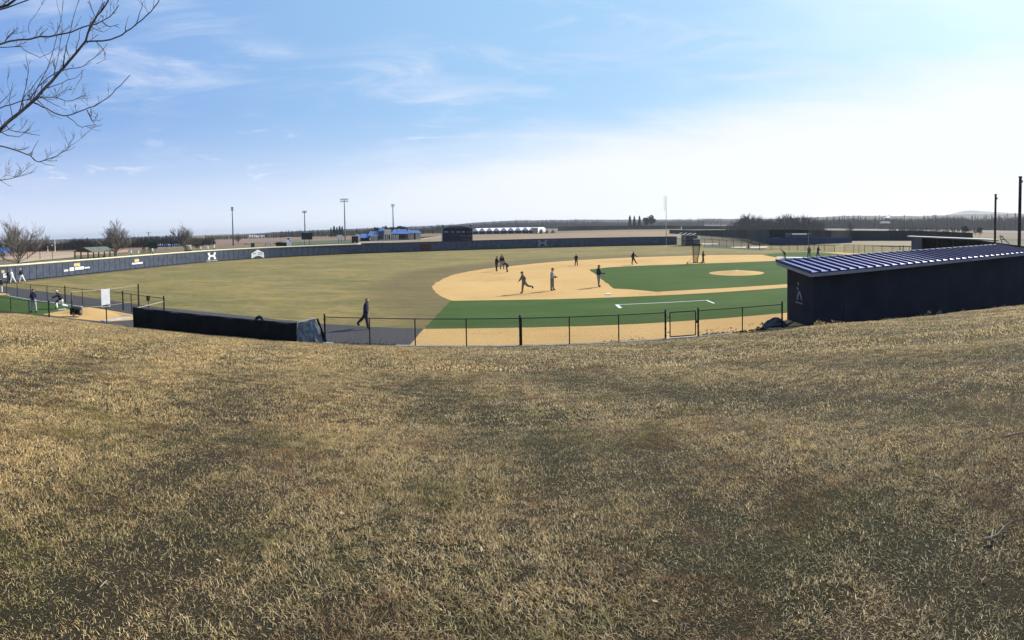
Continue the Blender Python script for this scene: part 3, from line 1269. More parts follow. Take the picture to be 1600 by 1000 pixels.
# ---------------------------------------------------------------- near dugout
def dugout():
    c0 = P(1271, 511)
    Yb = max(c0.y, FOOT - .6)
    Yb = FOOT - .55
    X0 = RY(1271, 470, Yb).x
    ne = RY(1267, 425.5, Yb - .45)            # near eave corner (top of roof)
    Xe = ne.x
    fe = RX(1212.5, 407, Xe)
    zf = fe.z
    Yf = fe.y
    rr_ = P(1557, 385.5, zf)
    Xr = Yf * tan(757 / F)
    T = .7 * (ZT(1600, 390, 21.6 / cos(800 / F)) - ne.z) / (21.6 * tan(800 / F) - Xe)   # the roof climbs very slightly to the right
    fb = RY(1267, 433, Yb - .45).z            # bottom of the fascia
    root = empty('dugout', (X0, Yb, 0))
    tag(root, 'long navy dugout with ribbed metal roof beside the near fence', 'dugout')
    O = Vector((X0, Yb, 0))
    def L(x, y, z):
        return Vector((x, y, z + (T * (x - Xe) if z > 1.5 else 0))) - O
    def EX(d):
        return (d, 0, d * T)
    sl_ = (zf - ne.z) / (Yf - ne.y)
    def zt(y):
        return ne.z + sl_ * (y - ne.y)
    Wend = Xr - .1
    Dw = Yf - 0.45
    # back wall (bank side), end walls, front posts
    zb_ = -4.2
    def wall(name, x0, x1, y0, y1, ztop0, ztop1):
        pts = [L(x0, y0, zb_), L(x0, y1, zb_), L(x0, y1, ztop1), L(x0, y0, ztop0)]
        mb = MB()
        n_ = len(pts)
        q = [p + Vector((x1 - x0, 0, (x1 - x0) * T if p.z > 1.5 else 0)) for p in pts]
        mb.add(pts + q, [tuple(range(n_))[::-1], tuple(range(n_, 2 * n_))] + [(i, (i + 1) % n_, n_ + (i + 1) % n_, n_ + i) for i in range(n_)])
        mb.build(name, M_NAVY, root)
    wall('back_wall', X0, Wend, Yb, Yb + .2, fb + .02, fb + .02)
    wall('end_wall', X0 + .003, X0 + .2, Yb + .203, Dw, fb + .02, zt(Dw) - .24)
    wall('end_wall', Wend - .2, Wend - .003, Yb + .203, Dw, fb + .02, zt(Dw) - .24)
    MB().box(L((X0 + Wend) / 2, Dw - .1, .5), (Wend - X0 - .5, .12, 1.0)).build('front_rail', M_NAVY, root)
    for k in range(5):
        x = X0 + .6 + (Wend - X0 - 1.2) * k / 4
        MB().box(L(x, Dw - .25, zt(Dw) / 2 - .15), (.12, .12, zt(Dw) - .32)).build('front_post', M_BLACK, root)
    # roof deck + fascia
    t = .05
    deck = [L(Xe, ne.y, ne.z - t - .02), L(Xe, Yf, zf - t - .02), L(Xe, Yf, zf - .02), L(Xe, ne.y, ne.z - .02)]
    MB().prism(deck, EX(Xr - Xe)).build('roof_deck', M_SEAM, root)
    fh = ne.z - fb - .075
    fa = ne.y + .005
    MB().prism([L(Xe, fa, ne.z - .075 - fh), L(Xe, fa + .05, ne.z - .075 - fh), L(Xe, fa + .05, ne.z - .075), L(Xe, fa, ne.z - .075)], EX(Xr - Xe)).build('fascia', M_FASC, root)
    pts = [L(Xe + .01, ne.y + .06, ne.z - .075), L(Xe + .01, Yf - .02, zf - .075), L(Xe + .01, Yf - .02, zf - .075 - fh), L(Xe + .01, ne.y + .06, ne.z - .075 - fh)]
    MB().prism(pts, (.05, 0, 0)).build('rake_fascia', M_FASC, root)
    pts = [L(Xr - .06, ne.y + .06, ne.z - .075), L(Xr - .06, Yf - .02, zf - .075), L(Xr - .06, Yf - .02, zf - .075 - fh), L(Xr - .06, ne.y + .06, ne.z - .075 - fh)]
    MB().prism(pts, (.05, 0, 0)).build('rake_fascia', M_FASC, root)
    MB().prism([L(Xe + .08, Yf - .07, zf - .25), L(Xe + .08, Yf - .02, zf - .25), L(Xe + .08, Yf - .02, zf - .09), L(Xe + .08, Yf - .07, zf - .09)], EX(Xr - Xe - .16)).build('front_fascia', M_FASC, root)
    # pans and ribs of the standing seam roof
    n = 33
    w = (Xr - Xe) / n
    Lr = hypot(Yf - ne.y, zf - ne.z)
    ang = atan2(zf - ne.z, Yf - ne.y)
    pan = MB().box((0, Lr / 2, .006), (w - .075, Lr + .02, .012)).mesh('roof_pan', M_ROOF)
    rb = MB()
    rb.prism([(-.034, 0, 0), (.034, 0, 0), (.026, 0, .095), (-.026, 0, .095)], (0, Lr + .03, 0))
    rib = rb.mesh('roof_rib', M_SEAM)
    for k in range(n + 1):
        x = Xe + k * w
        o = place_on(rib, 'roof_rib', root, L(x, ne.y - .01, ne.z - .018))
        o.rotation_euler = (ang, 0, 0)
        if k < n:
            o = place_on(pan, 'roof_pan', root, L(x + w / 2, ne.y - .005, ne.z - .018))
            o.rotation_euler = (ang, 0, 0)
    MB().prism([L(Xe - .02, Yf - .06, zf + .0), L(Xe - .02, Yf + .03, zf + .0), L(Xe - .02, Yf + .03, zf + .06), L(Xe - .02, Yf - .06, zf + .06)], EX(Xr - Xe + .04)).build('ridge_cap', mat('pale_ridge_cap', (.42, .42, .47), .5, .05, 2), root)
    MB().beam(L(Xe, ne.y, ne.z + .005), L(Xe, Yf, zf + .005), .06, .07).build('edge_trim', M_SEAM, root)
    MB().beam(L(Xr, ne.y, ne.z + .005), L(Xr, Yf, zf + .005), .06, .07).build('edge_trim', M_SEAM, root)
    # thin downpipe on the back wall
    dp = RY(1320.5, 480, Yb - .02)
    MB().box(L(dp.x, Yb - .015, .35), (.03, .03, 1.9)).build('downpipe', MATS.get('pipe') or mat('pipe', (.035, .042, .065), .6), root)
    # faded player emblem on the end wall (panel, figure strokes, small word)
    def E(px, py):
        p = RX(px, py, X0 - .012)
        return p - O
    def stroke(pts, w_):
        q = [E(*p) for p in pts]
        mb_ = MB()
        for a, b in zip(q, q[1:]):
            d = (b - a)
            d.normalize()
            nn = Vector((1, 0, 0)).cross(d) * w_
            mb_.prism([a - nn, b - nn, b + nn, a + nn], (.008, 0, 0))
        return mb_
    em = stroke([(1245.7, 468.3), (1246.8, 461), (1248.1, 456), (1249.2, 456), (1250.6, 461), (1252.6, 468.8)], .05)
    s2 = stroke([(1246.4, 441), (1247.0, 443.5), (1248, 446)], .045)
    s3 = stroke([(1245.0, 448.6), (1245.9, 451), (1247.6, 452.2)], .045)
    for q in (s2, s3):
        em.add(q.v, q.f)
    em.build('player_emblem', M_GREYLOGO, root)
    wd = MB()
    for k in range(7):
        xx = 1243.6 + k * 1.6
        yy = 470.6 + k * .45
        q = stroke([(xx, yy), (xx + .2, yy + 2.7)], .022 if k % 2 else .034)
        wd.add(q.v, q.f)
    wd.build('emblem_word', M_GREYLOGO, root)
    return root


dugout()


# ---------------------------------------------------------------- outfield wall
def outfield_wall():
    H = 2.12
    root = empty('outfield_wall', (WALL[0].x, WALL[0].y, 0))
    tag(root, 'long curved padded outfield wall with cream yellow top rail', 'wall')
    O = WALL[0]
    i0 = 1
    pan = MB()
    w, t = PANW - .07, .09
    pan.box((0, 0, H / 2 - .08), (w, t, H - .20))
    pm = pan.mesh('wall_panel', M_NAVYWALL)
    back = MB()
    base_ = MB()
    n = len(WALL)
    for a, b in zip(WALL, WALL[1:]):
        c = (a + b) / 2
        d = b - a
        rz = atan2(d.y, d.x)
        place_on(pm, 'wall_panel', root, (c.x - O.x, c.y - O.y, 0.08), rz)
        nn = Vector((-d.y, d.x, 0)).normalized()
        q = c - O + nn * .055
        back.box((q.x, q.y, H / 2), (PANW + .002, .04, H - .04), rz)
        q = c - O - nn * .035
        base_.box((q.x, q.y, .07), (PANW + .004, .05, .14), rz)
    back.build('backing', M_BLACK, root)
    base_.build('base_board', M_BLACK, root)
    # cap: cream yellow foam at the left, the rest coloured black to stand for shade
    ky = 0
    for k, p in enumerate(WALL):
        if proj((p.x, p.y, H))[0] < 572:
            ky = k
    def cap(i, j, r, m):
        pts = [Vector((p.x - O.x, p.y - O.y, H + .0)) for p in WALL[i:j + 1]]
        MB().tube(pts, r, 8).build('cap_rail', m, root, True)
    cap(0, ky, .125, M_YEL)
    cap(ky, n - 1, .06, M_BLACK)
    # boards and emblems fixed to the face
    def at(px, z):
        """point on the wall face in image column px"""
        best = None
        for a, b in zip(WALL, WALL[1:]):
            xa, xb = proj((a.x, a.y, 1))[0], proj((b.x, b.y, 1))[0]
            if min(xa, xb) <= px <= max(xa, xb):
                u = (px - xa) / (xb - xa)
                c = a.lerp(b, u)
                d = (b - a).normalized()
                nn = Vector((d.y, -d.x, 0))
                return c + nn * .07, d, nn
        return WALL[0], Vector((1, 0, 0)), Vector((0, -1, 0))
    def quad(px, py, s=.0):
        c, d, nn = at(px, 1)
        D = hypot(c.x, c.y)
        z = A(px, py, D).z
        return Vector((c.x, c.y, z)) + nn * s - O, nn
    def board(name, x0, y0, x1, y1, m, slope=None, th=.03, s=0):
        """y0,y1 at left; slope = dy/dx of the wall in the picture"""
        sl = slope if slope is not None else wall_slope((x0 + x1) / 2)
        dy = sl * (x1 - x0)
        a, n1 = quad(x0, y0, s); b, n2 = quad(x1, y0 + dy, s); c, _ = quad(x1, y1 + dy, s); e, _ = quad(x0, y1, s)
        return MB().prism([a, b, c, e], n1 * th).build(name, m, root)
    def wall_slope(x):
        return (interp(x + 6, WALLPX) - interp(x - 6, WALLPX)) / 12
    W, Yb = M_WHITE, mat('board_yellow', (.60, .50, .22), .6, .05, 3)
    GL = M_GREYLOGO
    # lettering helper: small upright strokes reading as words at this distance
    def text(txt, x, y, hpx, wpx, m, s=.034):
        c, d, nn = at(x, 1)
        D = hypot(c.x, c.y)
        cu = bpy.data.curves.new('lettering', 'FONT')
        cu.body = txt
        cu.size = 1
        cu.align_x = 'CENTER'
        cu.align_y = 'CENTER'
        cu.extrude = .01
        tmp = bpy.data.objects.new('lettering', cu)
        COL.objects.link(tmp)
        dg = bpy.context.evaluated_depsgraph_get()
        me = bpy.data.meshes.new_from_object(tmp.evaluated_get(dg))
        bpy.data.objects.remove(tmp)
        me.materials.clear()
        me.materials.append(m)
        o = bpy.data.objects.new('lettering', me)
        COL.objects.link(o)
        o.parent = root
        xs = [v.co.x for v in me.vertices]
        ys = [v.co.y for v in me.vertices]
        wx, wy = max(xs) - min(xs), max(ys) - min(ys)
        # true width along the oblique wall
        a, _, _ = at(x - wpx / 2, 1)
        b, _, _ = at(x + wpx / 2, 1)
        p, _ = quad(x, y, s)
        sx, sy = (b - a).length / wx, hpx / F * D / wy
        ang = atan2((b - a).y, (b - a).x)
        # u along the wall, v up, w out of the wall
        M = Matrix(((cos(ang) * sx, 0, nn.x, p.x), (sin(ang) * sx, 0, nn.y, p.y), (0, sy, 0, p.z), (0, 0, 0, 1)))
        me.transform(M)
        return o
    DK = mat('print_navy', (.03, .04, .07), .7, .05, 3)
    # sign at the far left edge
    board('sign_board', -12, 423, 7, 427.5, Yb)
    board('sign_board', -14, 428.5, 9.6, 435, W)
    # wide sign
    board('sign_board', 114.9, 411.6, 124.6, 416.6, Yb)
    board('sign_board', 99.2, 421.6, 105.8, 424.4, W)
    board('sign_board', 108, 418.2, 115, 423.6, W)
    board('sign_board', 116.8, 417.4, 130.5, 421.9, W)
    board('sign_board', 131.6, 417.5, 139.4, 419.6, W)
    # smaller sign
    board('sign_board', 209.6, 405.2, 216.8, 409.6, Yb)
    board('sign_board', 205.5, 410.9, 222.3, 413.5, W)
    # white interlocked emblem with a word below
    def emblem(cx, cy, w, h, m, word_y, word_w, cap_text):
        """two mirrored arcs that cross on a bar"""
        D = hypot(*at(cx, 1)[0].xy)
        def pt(u, v, s=.03):
            p, n_ = quad(cx + u * w / 2, cy - v * h / 2 + wall_slope(cx) * u * w / 2, s)
            return p
        mb = MB()
        nrm = at(cx, 1)[2]
        outl = [(-1, 1), (-.93, .45), (-.70, 0), (-.93, -.45), (-1, -1), (-.48, -1), (-.42, -.38), (-.2, -.24), (.2, -.24), (.42, -.38), (.48, -1), (1, -1), (.93, -.45), (.70, 0), (.93, .45), (1, 1), (.48, 1), (.42, .38), (.2, .24), (-.2, .24), (-.42, .38), (-.48, 1)]
        mb.prism([pt(u, v) for u, v in outl], nrm * .02)
        mb.build('emblem', m, root)
        if cap_text:
            text(cap_text, cx, word_y, 1.9, word_w, m)
    emblem(330.5, 400, 13, 11.0, W, 407.4, 17, 'UNDER ARMOUR')
    emblem(847.5, 379.6, 15.0, 9.6, GL, 386.0, 20, 'UNDER ARMOUR')
    # arched white badge
    ax = 402.3
    pts = [(392.5, 396.2), (397, 393.6), (402.5, 389.8), (408, 392.8), (412, 394.8), (412.2, 402.6), (409.5, 402.2), (406, 400.2), (402, 399.8), (398, 400.9), (395.5, 402.7), (392.4, 404)]
    q = [quad(*p, .0)[0] for p in pts]
    nn = at(ax, 1)[2]
    MB().prism(q, nn * .03).build('arched_badge', W, root)
    text('THE', 397.4, 396.6, 2.6, 5.0, DK, .04)
    text('BRICK', 404.6, 396.2, 4.0, 9, DK, .04)
    # dark red panel, small pale lettering near the right-field pole
    RD = mat('dark_red_board', (.085, .028, .030), .7, .15, 3)
    board('red_board', 655.5, 381.4, 664.0, 391.2, RD, -.01)
    board('red_board', 664.6, 381.4, 673, 391.0, RD, -.01)
    text('RETRO', 1023, 377.6, 2.4, 9.5, GL)
    return at


wall_at = outfield_wall()


# right-field foul pole with its mesh wing
def foul_pole():
    c, d, n = wall_at(1041, 1)
    D = hypot(c.x, c.y)
    top = ZT(1038.5, 306, D)
    w = 2.6 / F * D
    y_ = mat('foul_pole_yellow', (.42, .36, .16), .5, .05, 3)
    root = empty('foul_pole', (c.x, c.y, 0))
    tag(root, 'tall slim foul pole with narrow screen rising above the far wall', 'foul pole')
    MB().tube([(0, 0, 0), (0, 0, top)], [.09, .06], 8).build('pole', y_, root)
    z0 = ZT(1039, 328, D)
    for dx in (-.55,):
        MB().tube([(dx * 1, 0, z0), (dx, 0, top)], .03, 6).build('wing_rail', y_, root)
    wg = MB()
    for k in range(14):
        z = z0 + (top - z0) * k / 13
        wg.tube([(-.55, 0, z), (0, 0, z)], .014 if k else .05, 4, False)
    wg.build('wing_mesh', y_, root)


foul_pole()


# ---------------------------------------------------------------- people
def limb_dir(pitch, out, side):
    p, o = radians(pitch), radians(out)
    return Vector((side * sin(o), sin(p) * cos(o), -cos(p) * cos(o)))


def nearest_seg(v, segs):
    best, bi = 1e9, 0
    for i, (a, b, r) in enumerate(segs):
        d = b - a
        L2 = max(1e-9, d.length_squared)
        t = min(1, max(0, (v - a).dot(d) / L2))
        q = ((v - a) - d * t).length - r * .6
        if q < best:
            best, bi = q, i
    return bi


def hand_mesh():
    """palm, four curled fingers of different lengths, thumb"""
    mb = MB()
    mb.tube([(0, 0, .01), (0, .004, -.03), (0, .008, -.085)], [.022, .034, .036], 8)
    for i, (x, L) in enumerate(((-.027, .062), (-.009, .072), (.009, .068), (.026, .052))):
        a = Vector((x, .008, -.078))
        mb.tube([a, a + Vector((x * .1, .008, -L * .45)), a + Vector((x * .12, .030, -L * .8)), a + Vector((x * .1, .048, -L * .92))], [.0100, .0095, .0088, .006], 6)
    mb.tube([(.028, .01, -.03), (.046, .026, -.055), (.044, .045, -.078)], [.012, .0105, .007], 6)
    return mb


M_GLOVE = mat('dark_leather_glove', (.05, .028, .018), .6, .15, 20)


def glove_mesh():
    mb = MB()
    mb.tube([(0, 0, .03), (0, .01, -.04), (0, .03, -.10)], [.05, .085, .075], 10)
    for i, x in enumerate((-.060, -.022, .018, .056)):
        a = Vector((x, .03, -.08))
        mb.tube([a, a + Vector((x * .2, .02, -.07)), a + Vector((x * .1, .07, -.115))], [.024, .024, .016], 6)
    mb.tube([(.07, .03, -.02), (.105, .06, -.07), (.085, .09, -.11)], [.026, .024, .014], 6)
    return mb


HAND = None
PEOPLE = 0


def person(px, py, hpx, face, label, jacket, trousers, shoes, pose, cap=None, glove=None, hair=None, group=None, extra=None, loc=None, back_print=None, shirt_under=None):
    """px,py: image column/row of the lowest foot; hpx: apparent height; face: heading in degrees from +X"""
    global HAND, PEOPLE
    PEOPLE += 1
    g = P(px, py) if loc is None else loc
    D = hypot(g.x, g.y)
    Z = hpx / F * D
    pz = dict(lean=2, side=0, turn=0, neck=0, armL=(6, 10, 20), armR=(6, 10, 20), legL=(0, 5, 0), legR=(0, 5, 0), stand=1.0)
    pz.update(pose)
    # forward kinematics at 1.8 m
    pel = Vector((0, 0, 0))
    ln, sd_ = radians(pz['lean']), radians(pz['side'])
    updir = Vector((sin(sd_), sin(ln) * cos(sd_), cos(ln) * cos(sd_)))
    right = Vector((cos(sd_), 0, -sin(sd_)))
    tw = radians(pz['turn'])
    fwd = updir.cross(right) * -1
    right2 = (right * cos(tw) + fwd * sin(tw)).normalized()
    spine = pel + updir * .22
    chest = pel + updir * .42
    neck = pel + updir * .54
    ng_ = radians(pz['lean'] * .45 + pz['neck'])
    hd = Vector((updir.x * .6, sin(ng_), cos(ng_))).normalized()
    neck2 = neck + hd * .07 + Vector((0, .015, 0))
    head = neck2 + hd * .10 + Vector((0, .015, 0))
    crown = head + hd * .085
    V, E_, Rr, seg = [pel, spine, chest, neck, neck2, head, crown], [(0, 1), (1, 2), (2, 3), (3, 4), (4, 5), (5, 6)], [(.145, .105), (.14, .105), (.165, .115), (.075, .07), (.058, .06), (.082, .098), (.055, .062)], []
    parts = {}
    for sname, s in (('L', -1), ('R', 1)):
        sh = neck - updir * .075 + right2 * (s * .165)
        p_, o_, b_ = pz['arm' + sname]
        d1 = limb_dir(p_, o_, s)
        el = sh + d1 * .29
        # forearm bends forward by b_ degrees about the side axis
        pb = p_ + b_
        d2 = limb_dir(pb, o_ * .4 if b_ < 60 else -o_ * .6 + (pz.get('in' + sname, 0)), s)
        wr = el + d2 * .255
        i = len(V)
        V += [sh, el, wr]
        Rr += [(.068, .07), (.050, .050), (.034, .034)]
        E_ += [(2, i), (i, i + 1), (i + 1, i + 2)]
        parts['wr' + sname] = (wr, d2)
        hp = pel + Vector((s * .09, 0, -.05))
        p_, o_, k_ = pz['leg' + sname]
        d1 = limb_dir(p_, o_, s)
        kn = hp + d1 * .44
        d2 = limb_dir(p_ - k_, o_ * .6, s)
        an = kn + d2 * .43
        ft = an + Vector((s * .02, cos(radians(max(0, -(p_ - k_)) * .8)) * .17, -.045 - sin(radians(max(0, -(p_ - k_)) * .8)) * .14))
        i = len(V)
        V += [hp, kn, an, ft]
        Rr += [(.098, .10), (.064, .068), (.045, .05), (.042, .034)]
        E_ += [(0, i), (i, i + 1), (i + 1, i + 2), (i + 2, i + 3)]
    zs = [v.z for v in V]
    low = min(zs) - .045
    hi = crown.z + .06
    S = Z / (hi - low)
    me = bpy.data.meshes.new('person')
    me.from_pydata(V, E_, [])
    o = bpy.data.objects.new('person', me)
    COL.objects.link(o)
    sk = o.modifiers.new('s', 'SKIN')
    sk.use_smooth_shade = True
    for k, r in enumerate(Rr):
        me.skin_vertices[0].data[k].radius = (r[0] * (1.5 if r[0] > .052 else 1.7), r[1] * (1.5 if r[0] > .052 else 1.7))
    me.skin_vertices[0].data[0].use_root = True
    sub = o.modifiers.new('u', 'SUBSURF')
    sub.levels = sub.render_levels = 1 if D > 30 else 2
    dg = bpy.context.evaluated_depsgraph_get()
    bm = bpy.data.meshes.new_from_object(o.evaluated_get(dg))
    bpy.data.objects.remove(o)
    bpy.data.meshes.remove(me)
    # clothing colours by nearest bone
    segs, cls = [], []
    for a, b in E_:
        segs.append((V[a], V[b], (Rr[a][0] + Rr[b][0]) / 2))
        if b in (1, 2, 3): c = 0
        elif b in (4,): c = 2
        elif b in (5, 6): c = 2
        else:
            k = (b - 7) % 7
            c = (0, 0, 0, 1, 1, 1, 3)[k]
        cls.append(c)
    jm = [jacket, trousers, M_SKIN, shoes]
    bm.materials.clear()
    for m in jm:
        bm.materials.append(m)
    waist = pel.z + .02
    for f in bm.polygons:
        c = Vector(f.center)
        i = nearest_seg(c, segs)
        m = cls[i]
        if i == 0 and (c - pel).dot(updir) < (-.02 if not shirt_under else .05):
            m = 1
        if m == 1 and (c - pel).dot(updir) > .03:
            m = 0
        f.material_index = m
    bm.polygons.foreach_set('use_smooth', [True] * len(bm.polygons))
    bm.name = 'person'
    o = bpy.data.objects.new('person', bm)
    COL.objects.link(o)
    o.scale = (S, S, S)
    o.rotation_euler.z = radians(face - 90)
    o.location = (g.x, g.y, .012 - low * S)
    tag(o, label, 'person', group)
    # head details
    hb = head
    def child(mb, name, m, sm=True):
        c = mb.build(name, m, o, sm)
        return c
    f = MB()
    f.tube([hb + Vector((0, .088, .012)), hb + Vector((0, .112, -.016)), hb + Vector((0, .092, -.026))], [.010, .015, .010], 6)
    child(f, 'nose', M_SKIN)
    for s in (-1, 1):
        child(MB().ball(hb + Vector((s * .082, .0, -.01)), .026, 8, 5, sc=(.45, .8, 1.2)), 'ear', M_SKIN)
        child(MB().ball(hb + Vector((s * .032, .090, .014)), .010, 8, 5, sc=(1.2, .6, .8)), 'eye', M_BLACK)
    child(MB().box(hb + Vector((0, .094, -.050)), (.045, .01, .010)), 'mouth', mat('lips', (.25, .10, .08), .6), False)
    if cap is not None:
        c = MB().ball(hb + Vector((0, -.004, .024)), .108, 14, 5, sc=(.93, 1.05, .95), half=True)
        c.prism([hb + Vector((-.07, .085, .030)), hb + Vector((-.05, .155, .022)), hb + Vector((0, .175, .020)), hb + Vector((.05, .155, .022)), hb + Vector((.07, .085, .030))], (0, 0, .012))
        child(c, 'cap', cap)
    if hair is not None or cap is not None:
        hc = hair or mat('dark_hair', (.022, .015, .011), .7, .2, 30)
        h = MB().ball(hb + Vector((0, -.022, .012)), .102, 14, 6, sc=(.92, .98, 1.02))
        child(h, 'hair', hc)
    # hands and glove
    if HAND is None:
        HAND = (hand_mesh().mesh('hand', M_SKIN, True), glove_mesh().mesh('glove', M_GLOVE, True))
    for sname, s in (('L', -1), ('R', 1)):
        wr, d2 = parts['wr' + sname]
        q = (-d2).to_track_quat('Z', 'Y')
        gl = glove == sname
        hm = bpy.data.objects.new('glove' if gl else 'hand', HAND[1] if gl else HAND[0])
        COL.objects.link(hm)
        hm.parent = o
        hm.location = wr
        hm.rotation_euler = q.to_euler()
        if s < 0:
            hm.scale = (-1, 1, 1)
    if back_print is not None:
        mid = chest
        pb = MB().box(mid - fwd * .118 + updir * .03, (.13, .012, .10), mtx=None)
        child(pb, 'jersey_print', back_print, False)
    return o


CL = lambda n, c, **k: mat('cloth_' + n, c, .9, .10, 8, **k)
JK_BLACK = CL('black_jacket', (.016, .017, .021))
JK_NAVY = CL('navy_jacket', (.022, .026, .055))
JK_PURP = CL('dark_blue_coat', (.030, .026, .060))
JK_GREY = CL('grey_shirt', (.13, .135, .125))
JK_LGREY = CL('light_grey_shirt', (.30, .31, .28))
TR_GREY = CL('grey_trousers', (.20, .20, .21))
TR_LGREY = CL('pale_grey_trousers', (.42, .42, .43))
TR_DARK = CL('dark_trousers', (.035, .035, .042))
TR_GREEN = CL('olive_grey_trousers', (.15, .15, .12))
TR_WHITE = CL('white_trousers', (.68, .68, .68))
SH_BLACK = CL('black_shoes', (.012, .012, .012))
CAP_BLACK = CL('black_cap', (.012, .013, .018))
CAP_WHITE = CL('white_cap', (.62, .62, .62))
CAP_NAVY = CL('navy_cap', (.018, .022, .05))
HAIRD = mat('dark_hair', (.022, .015, .011), .7, .2, 30)

person(572, 514, 48.5, 2, 'man in dark coat striding right along the cinder track behind the near fence', JK_PURP, TR_DARK, SH_BLACK,
       dict(lean=6, neck=4, armL=(-14, 8, 22), armR=(4, 8, 24), legL=(-34, 3, 14), legR=(12, 3, 4)), hair=HAIRD)
person(819, 459, 35.5, 195, 'player in grey shirt jogging away across the infield dirt with elbow bent back', JK_GREY, TR_GREEN, SH_BLACK,
       dict(lean=12, armL=(-38, 22, 85), armR=(18, 22, 20), legL=(-42, 4, 40), legR=(12, 3, 8)), cap=CAP_BLACK)
person(863, 454.2, 36, -20, 'player in pale shirt and olive trousers standing on the dirt with glove held forward', JK_LGREY, TR_GREEN, SH_BLACK,
       dict(lean=2, armL=(8, 8, 60), armR=(4, 8, 70), legL=(4, 4, 2), legR=(-4, 4, 2)), cap=CAP_BLACK, glove='R')
person(935.5, 448.6, 35, 10, 'player in navy jacket and grey trousers with glove out beside the infield turf edge', JK_NAVY, TR_GREY, SH_BLACK,
       dict(lean=1, armL=(18, 6, 62), armR=(16, 6, 60), legL=(5, 5, 2), legR=(-3, 5, 2)), cap=CAP_BLACK, glove='R')
person(776, 424.3, 24, 40, 'player in black jacket standing at left of the group of three on the dirt edge', JK_BLACK, TR_DARK, SH_BLACK,
       dict(lean=6, armL=(30, 8, 40), armR=(20, 10, 60), legL=(10, 9, 2), legR=(-12, 9, 2)), cap=CAP_BLACK, group='group of three players at the dirt edge')
person(784.5, 420.6, 23.5, -82, 'player in black jersey with pale trousers in the middle of the group of three', JK_BLACK, TR_GREY, SH_BLACK,
       dict(lean=2, armL=(4, 14, 12), armR=(4, 14, 12), legL=(8, 8, 4), legR=(-8, 8, 4)), cap=CAP_BLACK, group='group of three players at the dirt edge', back_print=TR_LGREY)
person(793.5, 425.8, 18.5, 200, 'player in black bending down at right of the group of three', JK_BLACK, TR_DARK, SH_BLACK,
       dict(lean=52, neck=-20, armL=(60, 8, 20), armR=(50, 8, 30), legL=(40, 8, 60), legR=(20, 8, 52)), cap=CAP_BLACK, group='group of three players at the dirt edge')
person(900.5, 415.5, 18.5, -110, 'small distant player in dark grey facing the camera behind second base', JK_BLACK, TR_DARK, SH_BLACK,
       dict(lean=2, armL=(10, 24, 60), armR=(10, 24, 60), legL=(6, 9, 2), legR=(-4, 9, 2)), cap=CAP_BLACK)
person(989, 413.8, 22, 0, 'player in black jacket stepping right after a throw on the far dirt', JK_BLACK, TR_DARK, SH_BLACK,
       dict(lean=8, armL=(-30, 12, 10), armR=(42, 12, 10), legL=(-4, 4, 8), legR=(30, 4, 0)), cap=CAP_WHITE, glove='R')
person(1098.5, 411.2, 19.5, -30, 'coach in black with hands together just right of the tall batting screen', JK_BLACK, TR_DARK, SH_BLACK,
       dict(lean=4, armL=(12, 8, 70), armR=(24, 8, 60), legL=(-8, 6, 2), legR=(16, 6, 14)), cap=CAP_BLACK)
person(1226.5, 404.6, 13.5, 200, 'player in dark top bent forward with one arm swung high above the near dugout roof', JK_BLACK, TR_GREEN, SH_BLACK,
       dict(lean=60, neck=-10, armL=(10, 10, 40), armR=(150, 10, 0), legL=(12, 4, 30), legR=(18, 6, 40)), cap=CAP_BLACK)
person(1264, 402.6, 19, -100, 'player in grey standing left of the pair seen over the dugout roof', JK_GREY, TR_DARK, SH_BLACK,
       dict(armL=(6, 20, 30), armR=(6, 20, 30), legL=(4, 7, 2), legR=(-4, 7, 2)), cap=CAP_BLACK, group='pair of players beyond the dugout roof')
person(1278, 402.4, 18.5, -60, 'player in black standing right of the pair seen over the dugout roof', JK_BLACK, TR_DARK, SH_BLACK,
       dict(lean=5, armL=(20, 16, 50), armR=(10, 16, 20), legL=(8, 9, 2), legR=(-10, 9, 2)), cap=CAP_BLACK, group='pair of players beyond the dugout roof')
person(53, 488.6, 37.5, -55, 'player in navy jacket and pale trousers standing on the bullpen turf', JK_NAVY, TR_LGREY, SH_BLACK,
       dict(lean=1, armL=(4, 18, 70), armR=(8, 14, 60), legL=(2, 9, 2), legR=(-2, 9, 2)), cap=CAP_BLACK)
person(97, 483.6, 30.5, 215, 'player in black top and white trousers crouching low at the bullpen fence', JK_BLACK, TR_WHITE, SH_BLACK,
       dict(lean=34, armL=(58, 24, 20), armR=(-20, 40, 20), legL=(78, 16, 92), legR=(10, 24, 88)), cap=CAP_WHITE)
person(1.5, 458.6, 24.5, -50, 'player in black and white trousers cut off by the left edge of the bullpen', JK_BLACK, TR_WHITE, SH_BLACK,
       dict(lean=2, armL=(4, 12, 20), armR=(14, 12, 60), legL=(4, 6, 2), legR=(-3, 6, 2)), cap=CAP_BLACK)
person(13.8, 443.2, 21.5, 210, 'player in black holding gear at the wall, leftmost of the three there', JK_BLACK, TR_DARK, SH_BLACK,
       dict(lean=6, armL=(30, 10, 40), armR=(10, 10, 10), legL=(4, 6, 4), legR=(-8, 6, 4)), cap=CAP_BLACK, group='players walking along the outfield wall')
person(19.3, 443, 22, 205, 'player in white jersey leaning left beside the wall, middle of the three there', TR_WHITE, TR_WHITE, SH_BLACK,
       dict(lean=8, armL=(30, 8, 20), armR=(-10, 8, 10), legL=(20, 4, 10), legR=(-28, 4, 6)), cap=CAP_WHITE, group='players walking along the outfield wall')
